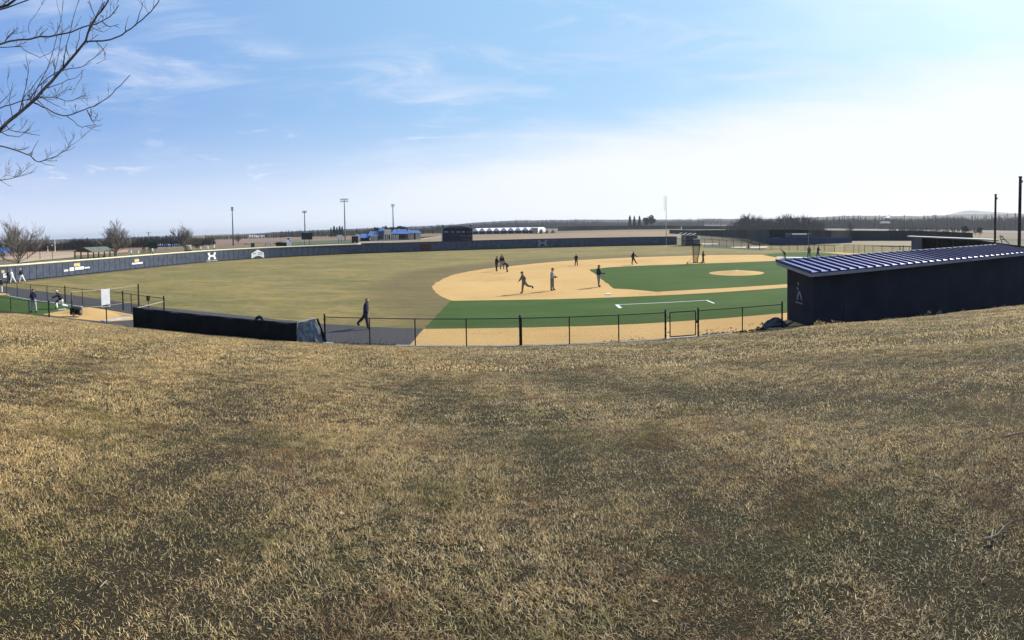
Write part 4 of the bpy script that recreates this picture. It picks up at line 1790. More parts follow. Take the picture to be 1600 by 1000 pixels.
person(34, 441.5, 22, 200, 'player in black jacket and white trousers walking by the wall, rightmost of the three there', JK_BLACK, TR_WHITE, SH_BLACK,
       dict(lean=10, armL=(14, 10, 20), armR=(-6, 10, 14), legL=(24, 5, 14), legR=(-26, 5, 8)), cap=CAP_WHITE, group='players walking along the outfield wall')


# ---------------------------------------------------------------- pitching screen on the infield
def batting_screen():
    c = P(1088, 412.2)
    D = hypot(c.x, c.y)
    h = (412.2 - 381.5) / F * D
    w = 10.0 / F * D
    root = empty('batting_screen', (c.x, c.y, .01), -.25)
    tag(root, 'tall dark frame screen on small wheels standing at the infield turf edge', 'screen')
    st = .055
    fr = MB()
    fr.tube([(-w * .45, 0, .12), (-w * .55, 0, h)], st, 8)
    fr.tube([(w * .15, .0, .12), (w * .62, .0, h)], st, 8)
    fr.tube([(-w * .75, 0, h), (w * .95, .0, h)], st, 8)
    fr.tube([(-w * .45, 0, .14), (w * .16, 0, .14)], st, 8)
    fr.build('frame', M_BLACK, root)
    net = MB()
    a, b, c2, d = Vector((-w * .45, 0, .12)), Vector((w * .15, 0, .12)), Vector((w * .62, 0, h)), Vector((-w * .55, 0, h))
    for k in range(14):
        u = k / 13
        net.tube([a.lerp(b, u), d.lerp(c2, u)], .012, 3, False)
    for k in range(34):
        u = k / 33
        net.tube([a.lerp(d, u), b.lerp(c2, u)], .012, 3, False)
    tag(net.build('netting', M_WIRE, root), kind='stuff')
    MB().tube([(-w * 1.5, -.5, .13), (w * .9, .4, .13)], .035, 8).build('axle', M_BLACK, root)
    for x, y in ((-w * 1.5, -.5), (w * .9, .4)):
        MB().tube([(x - .05, y, .14), (x + .05, y, .14)], .14, 14).build('wheel', M_BLACK, root)
    MB().tube([(-w * 1.5, -.5, .13), (-w * .5, 0, h * .35)], .02, 6).build('brace', M_STEEL, root)


batting_screen()


# ---------------------------------------------------------------- bullpen on the left
def bullpen():
    # turf lane, clay mounds, kerbs
    q = [Vector((-60, FOOT - .8, 0)), Vector((P(66, 491.3).x, FOOT - .8, 0))] + pp((66, 491.3), (128, 480.5), (85, 473.3), (50, 469), (11, 462), (-70, 452))
    sheet('bullpen_turf', q, .012, M_TURF)
    q = pp((129, 480.2), (142, 480.8), (165, 484), (190, 488.5), (212, 492.5), (212, 499), (160, 505)) + [P(66, 491.5)]
    q[-2].y = max(q[-2].y, FOOT - .8)
    sheet('bullpen_dirt', [P(66, 491.3), P(128, 480.4)] + pp((142, 480.8), (165, 484), (190, 488.5), (212, 492.5), (212, 500), (165, 503), (110, 497.5)), .016, M_DIRT)
    # low clay mound
    c = P(140, 489)
    mb = MB()
    n = 28
    vs = [(0, 0, .30)]
    for q_, z in ((.4, .24), (.7, .11), (1, .012)):
        for k in range(n):
            a = 2 * pi * k / n
            vs.append((cos(a) * 2.6 * q_, sin(a) * 1.5 * q_, z))
    fs = [(0, 1 + k, 1 + (k + 1) % n) for k in range(n)] + [(1 + i * n + k, 1 + (i + 1) * n + k, 1 + (i + 1) * n + (k + 1) % n, 1 + i * n + (k + 1) % n) for i in range(2) for k in range(n)]
    struct(mb.add(vs, fs).build('bullpen_mound', M_DIRT, None, True, (c.x, c.y, 0)))
    c = P(-1, 459.8)
    mb = MB()
    vs = [(0, 0, .12)] + [(cos(2 * pi * k / n) * 1.3, sin(2 * pi * k / n) * .8, .012) for k in range(n)]
    struct(mb.add(vs, [(0, 1 + k, 1 + (k + 1) % n) for k in range(n)]).build('plate_circle', M_DIRT, None, True, (c.x, c.y, 0)))
    # concrete edging
    def kerb(a, b, w=.2, h=.05):
        a, b = P(*a), P(*b)
        struct(MB().beam(a + Vector((0, 0, h / 2 - .005)), b + Vector((0, 0, h / 2 - .005)), w, h).build('concrete_edging', M_CONC))
    kerb((11, 462.2), (50, 469.6))
    kerb((50.6, 469.8), (85, 473.8))
    kerb((85.6, 473.9), (128, 479.8))
    kerb((161, 502.5), (209, 495), .5, .06)
    kerb((90, 484.5), (104, 483.2), .35, .05)
    # far fence of the bullpen
    def fp(x, y):
        return P(x, y)
    YB = 28.2
    def gx(x, Y):
        d = ray(x, 470)
        return Vector((d.x * Y / d.y, Y, 0))
    xs = [-30, 11, 27.5, 48.5, 74, 102, 129, 160, 192, 205, 216, 256]
    ys = [29.3, 29.0, 28.9, 28.8, 28.7, 28.5, 28.2, 27.9, 27.6, 27.2, 26.9, 26.2]
    chain_fence('chain_link_fence', 'black chain-link fence along the far side of the bullpen', [gx(a, b) for a, b in zip(xs, ys)], 1.24, .032, (5, 8, 11), .10, .0022)
    Yn = 22.4
    xs = [-30, 16.5, 45, 76, 112]
    ys = [Yn + .2, Yn + .1, Yn, Yn + .1, Yn + 2.0]
    h = RY(45, 470, Yn).z
    top = RY(112, 452.5, Yn + 2.0).z
    chain_fence('chain_link_fence', 'black chain-link fence on the near side of the bullpen turf', [gx(a, b) for a, b in zip(xs, ys)][:4], h, .032, (3,), .10, .0022)
    g = gx(112, Yn + 2)
    o = MB().tube([(0, 0, 0), (0, 0, 1.42)], .05, 8).ball((0, 0, 1.42), .06, 8, 3, half=True).build('fence_post', M_BLACK, None, True, (g.x, g.y, 0))
    tag(o, 'single thick black post at the end of the bullpen turf', 'post')
    # net between the tall post and the bullpen
    a, b = P(217, 477), P(112, 486)
    za, zb = ZT(217, 443.5, hypot(a.x, a.y)), ZT(112, 456, hypot(g.x, g.y))
    root = empty('catch_net', (a.x, a.y, 0))
    tag(root, 'thin catch net strung on a pale rope from a tall dark post', 'net')
    MB().tube([(0, 0, 0), (0, 0, za)], .06, 8).build('post', M_BROWNPOLE, root)
    r = mat('pale_rope', (.42, .37, .27), .8, .1, 5)
    g2 = g - a
    MB().tube([(0, 0, za - .12), Vector((g2.x * .5, g2.y * .5, (za + zb) / 2 - .12)), (g2.x, g2.y, zb)], .018, 5).build('top_rope', r, root)
    zlow = .35
    MB().tube([(0, 0, zlow), Vector((g2.x * .5, g2.y * .5, zlow - .08)), (g2.x, g2.y, zlow)], .016, 5).build('bottom_rope', r, root)
    nm = MB()
    L = g2.length
    for k in range(int(L / .16)):
        u = k * .16 / L
        p = Vector((g2.x * u, g2.y * u, 0))
        nm.tube([p + Vector((0, 0, zlow)), p + Vector((0, 0, za - .12 + (zb - za) * u))], .0028, 3, False)
    for k in range(9):
        v = k / 9
        nm.tube([(0, 0, zlow + (za - .12 - zlow) * v), (g2.x, g2.y, zlow + (zb - zlow) * v)], .0028, 3, False)
    tag(nm.build('netting', M_WIRE, root), kind='stuff')
    # rail from the net post towards the screen end
    a2, b2 = RY(216, 478.5, 27.0), RY(256, 471.5, 26.2)
    c2 = RY(214, 481, FOOT + .2)
    o = MB().tube([c2, b2 + Vector((0, 0, .02))], .02, 6).build('brace_rail', r)
    tag(o, 'pale rail running from the black screen to the fence corner post', 'rail')
    # white board on a post
    c = RY(165, 500, FOOT + .05)
    Y = FOOT + .05
    p0, p1 = RY(157.5, 451, Y), RY(172.5, 480, Y)
    root = empty('bulletin_board', ((p0.x + p1.x) / 2, Y, 0), radians(62))
    O = Vector(((p0.x + p1.x) / 2, Y, 0))
    tag(root, 'tall white board on a dark post beside the bullpen dirt', 'sign')
    cx = (p0.x + p1.x) / 2 - O.x
    W0 = (p1.x - p0.x) * .72
    p0.x, p1.x = O.x - W0 / 2, O.x + W0 / 2
    MB().box((cx, 0, (p0.z + p1.z) / 2), (p1.x - p0.x, .05, p0.z - p1.z)).build('board', M_WHITE, root)
    MB().tube([(cx + .04, .07, -.1), (cx + .04, .07, p0.z + .05)], .04, 8).build('post', mat('rust_post', (.06, .03, .022), .8), root)
    W_ = p1.x - p0.x
    z_ = p1.z
    lg = MB()
    lg.prism([(cx - W_ * .43, -.03, z_ + .10), (cx + W_ * .12, -.03, z_ + .13), (cx + W_ * .12, -.03, z_ + .05), (cx - W_ * .40, -.03, z_ + .03)], (0, -.006, 0))
    lg.prism([(cx + W_ * .16, -.03, z_ + .15), (cx + W_ * .42, -.03, z_ + .17), (cx + W_ * .44, -.03, z_ + .07), (cx + W_ * .30, -.03, z_ + .02), (cx + W_ * .16, -.03, z_ + .04)], (0, -.006, 0))
    lg.build('printed_logo', M_BLACK, root)
    MB().ball((cx + W_ * .28, -.038, z_ + .11), .03, 10, 5, sc=(1, .2, 1.3)).build('printed_mark', M_WHITE, root)
    # dark box on a thin pole (loudspeaker)
    c = gx(231.5, 26.5)
    z1, z0 = RY(231.5, 462, 26.5).z, RY(231.5, 470, 26.5).z
    root = empty('speaker_pole', (c.x, c.y, 0))
    tag(root, 'small dark box on a thin pole behind the left end of the black screen', 'loudspeaker')
    MB().tube([(0, 0, 0), (0, 0, z1 - .1)], .022, 6).build('pole', M_BLACK, root)
    b_ = MB().box((0, 0, (z0 + z1) / 2), (.17, .16, z1 - z0)).build('speaker_box', M_BLACK, root)
    MB().ball((0, -.08, (z0 + z1) / 2 + .02), .055, 10, 4, sc=(1, .2, 1)).build('cone', M_WIRE, b_)
    # black cart with tub and drum
    c = gx(119, FOOT + .9)
    zz = 0
    root = empty('field_cart', (c.x, c.y, .12), .1)
    tag(root, 'black cart with square tub and round drum on the bullpen dirt', 'cart')
    k = 1.0
    tub = MB()
    for x0, y0, sx, sy in ((-.40, 0, .03, .42), (-.02, 0, .03, .42)):
        tub.box((x0, y0, .27), (sx, sy, .46))
    tub.box((-.21, -.20, .27), (.35, .03, .46))
    tub.box((-.21, .20, .27), (.35, .03, .46))
    tub.box((-.21, 0, .06), (.35, .37, .03))
    tub.build('tub', M_BLACK, root)
    d_ = MB().tube([(.06, .0, .26), (.16, .05, .26), (.30, .1, .26)], [.12, .26, .27], 16).build('drum', M_BLACK, root)
    MB().tube([(.30, .1, .26), (.315, .105, .26)], .12, 12).build('hub', M_STEEL, d_)
    for y in (-.24, .24):
        MB().tube([(-.05, y, .10), (-.05, y * 1.1, .10)], .12, 14).build('wheel', M_STEEL, root)
    MB().tube([(-.4, 0, .45), (-.6, 0, .55), (-.62, 0, .60)], .018, 6).build('handle', M_STEEL, root)


bullpen()


# ---------------------------------------------------------------- trees
M_TWIG = mat('grey_twig', (.19, .16, .135), .9, .15, 2)
M_TWIGDARK = mat('dark_twig', (.075, .062, .055), .9, .2, 1)
M_WOODS = mat('leafless_woods', (.082, .068, .060), .95, .25, .06, col2=(.055, .048, .045))
M_WOODFAR = mat('distant_woods', (.062, .058, .058), .95, .25, .02, col2=(.042, .041, .044))
M_PINE = mat('pine_needles', (.022, .034, .018), .9, .3, .6)


def bare_tree_mesh(seed, H, spread, name='crown', levels=4, first=.16, dens=1.0):
    """returns (trunk MB, crown MB) of an upright vase-shaped leafless tree of height H"""
    rr = random.Random(seed)
    tr, cr = MB(), MB()

    def grow(mb, p, d, L, r, lev):
        n = 4 if lev < 2 else 3
        pts = [p]
        rad = [r]
        q, dd = p.copy(), d.copy()
        for i in range(n):
            dd = (dd + Vector((rr.gauss(0, .08), rr.gauss(0, .08), rr.uniform(.0, .11)))).normalized()
            q = q + dd * (L / n)
            pts.append(q.copy())
            rad.append(max(H * .0022, r * (1 - .7 * (i + 1) / n)))
        mb.tube(pts, rad, 5 if lev < 2 else 3, False)
        if lev >= levels:
            return
        k = int((5, 7, 6, 4)[min(lev, 3)] * dens)
        for i in range(k):
            u = rr.uniform(.25, 1.0) if lev else rr.uniform(.35, 1)
            j = min(n - 1, int(u * n))
            b = pts[j].lerp(pts[j + 1], u * n - j)
            az = rr.uniform(0, 2 * pi)
            ang = rr.uniform(.28, .72)
            ax = Vector((cos(az), sin(az), 0))
            nd = (dd * cos(ang) + ax * sin(ang) + Vector((0, 0, .12))).normalized()
            grow(cr, b, nd, L * rr.uniform(.48, .72), r * .42, lev + 1)

    t0 = H * first
    tr.tube([(0, 0, -.3), (0, 0, t0 * .4), (0.03, 0, t0)], [H * .024, H * .019, H * .017], 9)
    nl = 12
    for i in range(nl):
        az = 2 * pi * i / nl + rr.uniform(-.3, .3)
        tilt = (.25 + .95 * (i % 3) / 2 + rr.uniform(-.1, .1)) * spread
        d = Vector((cos(az) * sin(tilt), sin(az) * sin(tilt), cos(tilt)))
        z = t0 * rr.uniform(.7, 1.15)
        L = H * .52 * rr.uniform(.8, 1.05) * (1 - .12 * tilt)
        grow(cr, Vector((0, 0, z)), d, L, H * .010, 1)
    # central leader
    grow(cr, Vector((0.02, 0, t0)), Vector((0, 0, 1)), H * .58, H * .012, 1)
    zs = max(v[2] for v in cr.v)
    k = H / zs
    for m in (tr, cr):
        m.v = [(x * k, y * k, z * k if z > 0 else z) for x, y, z in m.v]
    return tr, cr


def place_tree(name, label, loc, meshes, group=None, rz=0, s=1.0, parts=('trunk', 'crown')):
    root = empty(name, loc, rz)
    root.scale = (s, s, s)
    tag(root, label, 'tree', group)
    for nm, m in zip(parts, meshes):
        o = bpy.data.objects.new(nm, m)
        COL.objects.link(o)
        o.parent = root
    return root


for i, (px, D, ytop, w, lab) in enumerate([
        (28, 105, 332.5, 1.0, 'largest round leafless tree beyond the wall at the far left'),
        (181, 150, 339, 1.0, 'leafless round tree standing beside the green-roofed pavilion'),
        (289, 170, 344, 1.0, 'smallest of the three round leafless trees, beside the cream tank')]):
    H = ZT(px, ytop, D) + .2
    tr, cr = bare_tree_mesh(40 + i, H, w)
    tr_ = place_tree('bare_tree', lab, G(px, D, -.2), (tr.mesh('trunk', M_WOOD), cr.mesh('crown', M_TWIG)), 'round leafless trees beyond the wall')
    tr_.scale = (1.2, 1.2, 1)


def conifer_mesh(seed, H, w, top=1.0):
    rr = random.Random(seed)
    mb = MB()
    n = int(22 + H * 2)
    for i in range(n * 9):
        u = rr.random() ** .8
        z = H * (.08 + .92 * u)
        r = w * ((1 - u) ** .8 * .95 + .04) * rr.uniform(.45, 1.15)
        a = rr.uniform(0, 2 * pi)
        L = H * .055 * rr.uniform(.7, 1.5)
        p = Vector((r * cos(a), r * sin(a), z))
        d = Vector((cos(a), sin(a), rr.uniform(-.5, .3)))
        s = Vector((-sin(a), cos(a), 0)) * L * .5
        mb.add([p - s, p + s, p + d * L, p - d * L * .6 + Vector((0, 0, L * .7))], [(0, 1, 2), (0, 3, 1), (1, 3, 2), (2, 3, 0)])
    tr = MB().tube([(0, 0, -.3), (0, 0, H * .9)], [H * .014, H * .003], 6)
    return tr.mesh('trunk', M_BROWNPOLE), mb.mesh('crown', M_PINE)


def blob_tree_mesh(seed, H, w, m=None, lo=.12):
    """rounded evergreen: many small leaf clumps through an uneven volume"""
    rr = random.Random(seed)
    mb = MB()
    lob = [(rr.uniform(-.4, .4) * w, rr.uniform(-.4, .4) * w, H * rr.uniform(.4, .8), w * rr.uniform(.45, .75)) for _ in range(7)]
    for i in range(520):
        cx, cy, cz, r = rr.choice(lob)
        d = Vector((rr.gauss(0, 1), rr.gauss(0, 1), rr.gauss(0, 1))).normalized() * r * rr.uniform(.5, 1.05)
        p = Vector((cx, cy, cz)) + Vector((d.x, d.y, d.z * .7))
        if p.z > H: p.z = H - rr.random() * .3
        if p.z < H * lo: p.z = H * lo + rr.random() * H * .2
        L = H * .045 * rr.uniform(.6, 1.5)
        M = Euler((rr.uniform(0, 6), rr.uniform(0, 6), rr.uniform(0, 6))).to_matrix()
        mb.add([p + M @ Vector(q) * L for q in ((-1, -.5, 0), (1, -.5, 0), (0, 1, 0), (0, 0, .8))], [(0, 1, 2), (0, 3, 1), (1, 3, 2), (2, 3, 0)])
    tr = MB().tube([(0, 0, -.3), (0, 0, H * .6)], [H * .025, H * .012], 6)
    return tr.mesh('trunk', M_BROWNPOLE), mb.mesh('crown', m or M_PINE)


for i, (px, yt, w) in enumerate([(984.5, 337.5, 1.6), (991.5, 338.5, 1.7), (999.5, 338, 1.5)]):
    D = 640
    H = ZT(px, yt, D) + .2
    place_tree('pine_tree', ['slim dark pine standing leftmost above the far tree line', 'middle slim pine of three above the far tree line', 'third slim pine just left of two broader pines'][i], G(px, D, -.2), conifer_mesh(70 + i, H, H * .14), 'slim pines above the far tree line')
for i, (px, yt) in enumerate([(1010, 338), (1018.5, 334.5)]):
    D = 640
    H = ZT(px, yt, D) + .2
    place_tree('pine_tree', ['broad dark pine left of the foul pole, the shorter of two', 'tallest broad dark pine left of the foul pole'][i], G(px, D, -.2), blob_tree_mesh(80 + i, H, H * .28, None, .35), 'broad pines by the foul pole')
for i, (px, yt) in enumerate([(517.5, 356.5), (522.5, 353.6), (527, 355), (531.2, 353.4), (535, 353.8)]):
    D = 400
    H = ZT(px, yt, D) + .2
    place_tree('spruce_tree', ['leftmost', 'second', 'middle', 'fourth', 'rightmost'][i] + ' dark pointed spruce of the five left of the tall light pole', G(px, D + i * 3, -.2), conifer_mesh(90 + i, H, H * .20), 'clump of five pointed spruces')
for i, (px, yt, lab) in enumerate([(588, 353.2, 'leftmost round evergreen behind the blue roofs'), (602, 352.6, 'second round evergreen behind the blue roofs, above the white gable'), (615, 351.5, 'round evergreen behind the thin light pole'), (627, 350.6, 'tallest round evergreen behind the blue roofs'), (634, 353.5, 'rightmost low evergreen behind the blue roofs')]):
    D = 330
    H = ZT(px, yt, D) + .2
    place_tree('evergreen_tree', lab, G(px, D, -.2), blob_tree_mesh(100 + i, H, 3.2), 'round evergreens behind the blue roofs')
for i, (px, yt, D, lab) in enumerate([(224, 384.5, 165, 'small dark cone-shaped shrub left of the green shelter'), (233, 385, 165, 'dark cone-shaped shrub close beside the green shelter')]):
    H = ZT(px, yt, D) + .2
    place_tree('shrub', lab, G(px, D, -.2), conifer_mesh(110 + i, H, H * .42), 'dark cone shrubs')
for i, (px, yt, yb, w, lab) in enumerate([(309, 377.5, 387, 2.6, 'dark olive shrub right of the cream tank')]):
    D = 190
    H = ZT(px, yt, D) + .2
    place_tree('shrub', lab, G(px, D, -.2), blob_tree_mesh(120 + i, H, 2.2, mat('olive_foliage', (.05, .055, .028), .9, .3, .8)), None)
for i, (px, yt, D, lab) in enumerate([(1508, 352, 300, 'round dark green bush on the right-hand fields'), (1530, 353.5, 300, 'small dark bush right of the round bush on the fields')]):
    H = ZT(px, yt, D) + .2
    place_tree('bush', lab, G(px, D, -.2), blob_tree_mesh(130 + i, max(1.5, H), 1.9), None)


def small_bare(seed):
    tr, cr = bare_tree_mesh(seed, 5.0, .8, levels=3, first=.25)
    return tr.mesh('trunk', M_TWIGDARK), cr.mesh('crown', M_TWIGDARK)


SB = [small_bare(200 + i) for i in range(3)]
rr = random.Random(31)
for i in range(34):
    px = 1392 + i * 4.3 + rr.uniform(-2, 2)
    D = rr.choice([300, 330, 365, 400])
    place_tree('orchard_tree', 'small dark leafless tree in the rows on the right-hand fields', G(px, D, -.2), SB[i % 3], 'small leafless trees on the right-hand fields', rr.uniform(0, 6), rr.uniform(.75, 1.15))
for px, D, s, lab in ((1328, 250, 1.35, 'leafless tree standing alone beyond the dark screens right of the big grove'), (73, 230, 1.75, 'thin leafless tree behind the flag poles at far left'), (577, 300, 1.5, 'pale leafless tree left of the round evergreens'), (372, 260, 1.25, 'thin leafless tree right of the single dark light pole')):
    place_tree('bare_tree', lab, G(px, D, -.2), SB[int(px) % 3], None, 1.0, s)


def wood(name, label, x0, x1, D0, D1, rows, ytab, mat_, seed, px_step=4.0, jag=2.0, nb=16, z0=-.2, ever=None, thick=.012):
    """a wood of many small leafless trees in rows; tree tops follow the sky line"""
    rr = random.Random(seed)
    mb = MB()
    for r in range(rows):
        D = D0 + (D1 - D0) * r / max(1, rows - 1)
        x = x0 + rr.uniform(0, px_step)
        while x < x1:
            d = D * rr.uniform(.97, 1.03)
            g = G(x, d, z0)
            zt = ZT(x, interp(x, ytab) + rr.uniform(-.3, jag) + (.5 if r == 0 else 0), d)
            H = max(2.0, zt - z0)
            w = min(H * .34, px_step / F * d * 1.25) * rr.uniform(.8, 1.2)
            tw = H * thick
            mi = 1 if (ever and rr.random() < ever(x)) else 0
            ct, st_ = g.x / hypot(g.x, g.y), g.y / hypot(g.x, g.y)
            def cone(a, b, r_):
                a, b = Vector(a), Vector(b)
                dd = (b - a).normalized()
                u = dd.cross(Vector((ct, st_, .1))).normalized()
                v = dd.cross(u)
                mb.add([a + u * r_, a - u * r_ * .6 + v * r_ * .8, a - u * r_ * .6 - v * r_ * .8, b], [(0, 1, 3), (1, 2, 3), (2, 0, 3)], mi)
            if mi:
                for k in range(nb * 2):
                    q = rr.random()
                    z = H * q
                    rad = w * .62 * (1 - q) ** .7 * rr.uniform(.6, 1.1)
                    a = rr.uniform(0, 2 * pi)
                    cone((g.x + rad * .3 * cos(a), g.y + rad * .3 * sin(a), z0 + z), (g.x + rad * cos(a), g.y + rad * sin(a), z0 + z + H * .02), H * .06)
                cone((g.x, g.y, z0), (g.x, g.y, z0 + H), H * .05)
            else:
                cone((g.x, g.y, z0), (g.x + rr.gauss(0, .02) * H, g.y, z0 + H * rr.uniform(.55, .92)), tw * 1.3)
                for k in range(nb):
                    q = rr.uniform(.18, .7)
                    a = rr.uniform(0, 2 * pi)
                    rad = w * rr.uniform(.35, 1.0)
                    zz = min(H * rr.uniform(.8, 1.0), q * H + rad * rr.uniform(1.1, 2.2))
                    base_ = (g.x + rr.gauss(0, .1) * w, g.y + rr.gauss(0, .1) * w, z0 + q * H * .8)
                    cone(base_, (g.x + rad * cos(a), g.y + rad * sin(a), z0 + zz), tw * rr.uniform(.7, 1.2))
                for k in range(nb // 2):
                    # undergrowth
                    a = rr.uniform(0, 2 * pi)
                    cone((g.x + rr.gauss(0, .5) * w, g.y + rr.gauss(0, .5) * w, z0), (g.x + rr.gauss(0, .6) * w, g.y + rr.gauss(0, .6) * w, z0 + H * rr.uniform(.3, .75)), tw * 1.8)
            x += px_step * rr.uniform(.6, 1.3)
    o = mb.build(name, [mat_, M_PINE])
    tag(o, label, None, None, 'stuff')
    return o


wood('woodland', 'dark leafless wood with evergreens beyond the left outfield wall', -60, 335, 262, 320, 6,
     [(-60, 374), (60, 376.5), (95, 376), (110, 371), (125, 368), (135, 370), (150, 372), (200, 371), (215, 369), (250, 367.5), (280, 365.5), (300, 367.5), (335, 370)],
     M_WOODS, 1, 3.4, 2.0, 15, ever=lambda x: .5 if 195 < x < 290 else .12)
wood('woodland', 'low dark tree belt across the middle distance left of centre', 320, 705, 520, 640, 5,
     [(320, 366), (400, 364.5), (430, 361.5), (450, 359), (505, 358), (540, 357), (560, 356), (600, 354.5), (650, 353.5), (705, 350.5)],
     M_WOODS, 2, 3.2, 1.6, 11, ever=lambda x: .25)
wood('woodland', 'wooded ridge along the horizon behind the far fields', 680, 1170, 1050, 1250, 5,
     [(680, 350.5), (740, 346.5), (780, 343.5), (800, 343), (850, 342), (930, 341.5), (950, 343.2), (1000, 342.6), (1050, 341.5), (1100, 339.8), (1140, 341), (1170, 341)],
     M_WOODFAR, 3, 2.4, 1.0, 8, ever=lambda x: .12)
wood('tall_grove', 'tall leafless grove rising right of the foul pole', 1134, 1288, 400, 450, 5,
     [(1134, 346), (1146, 342), (1154, 336), (1162, 330.5), (1172, 328.5), (1184, 331), (1196, 335), (1206, 334), (1218, 330), (1230, 327.5), (1246, 329), (1262, 330), (1275, 335), (1288, 338)],
     M_WOODS, 4, 7.5, 8.5, 11, thick=.024)
wood('woodland', 'long leafless wood along the horizon at the right', 1270, 1660, 700, 860, 5,
     [(1270, 338.5), (1330, 334.5), (1360, 336.5), (1400, 334.5), (1440, 336), (1460, 333), (1500, 331.5), (1512, 335), (1545, 335), (1556, 332), (1620, 331.5), (1660, 331)],
     M_WOODFAR, 5, 3.0, 2.8, 13, ever=lambda x: .08, thick=.016)


def hills(name, x0, x1, R, Rback, ytab, m, step=6):
    """a real ridge: rises from the plain at R to its crest at Rback and falls behind"""
    mb = MB()
    vs = []
    xs = []
    x = x0
    rr = random.Random(int(R))
    while x <= x1:
        xs.append(x)
        x += step
    for x in xs:
        zt = ZT(x, interp(x, ytab), Rback) + rr.uniform(-.5, .5)
        for R_, z in ((R, -.3), (R + (Rback - R) * .35, zt * .30), (R + (Rback - R) * .7, zt * .78), (Rback, zt), (Rback * 1.2, zt * .6), (Rback * 1.5, -.3)):
            g = G(x, R_, z)
            vs.append(g)
    fs = []
    for i in range(len(xs) - 1):
        for k in range(5):
            a = i * 6 + k
            fs.append((a, a + 6, a + 7, a + 1))
    o = mb.add(vs, fs).build(name, m, None, True)
    struct(o)


hills('hills', -300, 1150, 1150, 1700, [(-300, 373), (0, 374.5), (100, 374), (250, 370), (335, 371), (430, 362.5), (500, 359.5), (600, 355.5), (700, 351.5), (740, 348), (800, 344.5), (930, 343), (1050, 343), (1150, 342)], M_FOREST)
hills('hills', 1100, 2000, 900, 1500, [(1100, 342), (1200, 342), (1330, 337), (1440, 337.5), (1500, 335), (1620, 333.5), (2000, 337)], M_FOREST)
hills('far_blue_hill', 1440, 1680, 4800, 6500, [(1440, 345), (1490, 333), (1505, 329.5), (1520, 328.8), (1550, 331), (1600, 334), (1680, 345)], mat('hazy_hill_woods', (.08, .085, .10), .95, .1, .001))  # blue of the distant haze is mixed into this hill's colour

# open fields seen between the park and the woods
def field(name, pts, col, z=-.12):
    key = 'field_' + '_'.join('%d' % (c * 1000) for c in col)
    m = mat(key, col, .95, .12, .03, col2=tuple(c * .82 for c in col))
    q = [P(x, max(y, HOR(x) + 1.1), z) for x, y in pts]
    return sheet(name, q, z, m)
field('clay_field', [(-60, 396), (60, 393.5), (115, 393), (200, 390), (200, 394), (110, 400), (60, 404), (-60, 408)], (.44, .27, .155))
field('straw_field', [(30, 405), (60, 402), (115, 397.5), (115, 402), (60, 407), (30, 410.5)], (.42, .34, .22), -.08)
field('pale_road', [(-60, 402), (20, 400.6), (60, 398.6), (120, 396), (120, 396.6), (60, 399.6), (20, 401.8), (-60, 403.6)], (.45, .40, .34), -.05)
field('brown_field', [(325, 376), (430, 371), (470, 370.5), (470, 375), (430, 377), (330, 384)], (.24, .145, .10))
field('green_strip', [(440, 379), (560, 373.8), (600, 373), (660, 371), (660, 372.6), (600, 376.5), (560, 379), (440, 383.5)], (.085, .098, .050), -.08)
field('sand_track', [(560, 377.5), (640, 374.5), (690, 368), (690, 371), (640, 377), (560, 380.5)], (.30, .235, .165), -.04)
field('brown_field', [(600, 376), (690, 367.2), (780, 367.4), (870, 364.2), (960, 362.2), (1020, 361.4), (1066, 361), (1066, 372), (870, 377), (700, 381), (600, 381)], (.27, .185, .105), -.06)
field('tan_field', [(1060, 350.9), (1140, 350.9), (1140, 351.9), (1060, 352.2)], (.30, .24, .18), -.08)
field('tan_field', [(1225, 353), (1300, 353), (1440, 353.5), (1560, 355), (1640, 357), (1640, 366), (1440, 362), (1225, 358)], (.17, .135, .098), -.09)
field('tan_field', [(1320, 375), (1440, 373), (1440, 384), (1310, 385)], (.24, .19, .115), -.05)
field('sand_strip', [(1088, 380.0), (1122, 380.4), (1122, 381.6), (1088, 382.4)], (.62, .52, .36), .03)
field('sand_strip', [(1142, 385.8), (1166, 385.2), (1166, 387.2), (1144, 387.0)], (.66, .56, .40), .03)
field('sand_strip', [(1172, 385.4), (1200, 384.8), (1198, 387), (1173, 387.4)], (.66, .54, .42), .03)
field('green_infield_strip', [(1098, 382), (1150, 384), (1196, 388), (1196, 391), (1100, 387)], (.07, .09, .045), .012)


# ---------------------------------------------------------------- buildings and distant things
def out(D, x, depth):
    g = G(x, D)
    return Vector((g.x, g.y, 0)).normalized() * depth


def slab(name, x0, x1, yt, yb, D, depth, m, parent=None, O=None, zb=None, yt2=None, yb2=None):
    yt2 = yt if yt2 is None else yt2
    yb2 = yb if yb2 is None else yb2
    a, b, c, d = A(x0, yb, D), A(x1, yb2, D), A(x1, yt2, D), A(x0, yt, D)
    if zb is not None:
        a.z = b.z = zb
    if O is not None:
        a, b, c, d = a - O, b - O, c - O, d - O
    return MB().prism([a, b, c, d], out(D, (x0 + x1) / 2, depth)).build(name, m, parent)


def hip(name, x0, x1, yt, yb, D, depth, m, parent, O, inset=.25, over=0):
    a, b = A(x0, yb, D) - O, A(x1, yb, D) - O
    v = out(D, (x0 + x1) / 2, depth)
    r0, r1 = A(x0 + (x1 - x0) * inset, yt, D) - O + v * .5, A(x1 - (x1 - x0) * inset, yt, D) - O + v * .5
    t = Vector((0, 0, -.15))
    return MB().add([a, b, b + v, a + v, r0, r1, a + t, b + t, b + v + t, a + v + t], [(0, 1, 5, 4), (1, 2, 5), (2, 3, 4, 5), (3, 0, 4), (6, 9, 8, 7), (0, 6, 7, 1), (1, 7, 8, 2), (2, 8, 9, 3), (3, 9, 6, 0)]).build(name, m, parent)


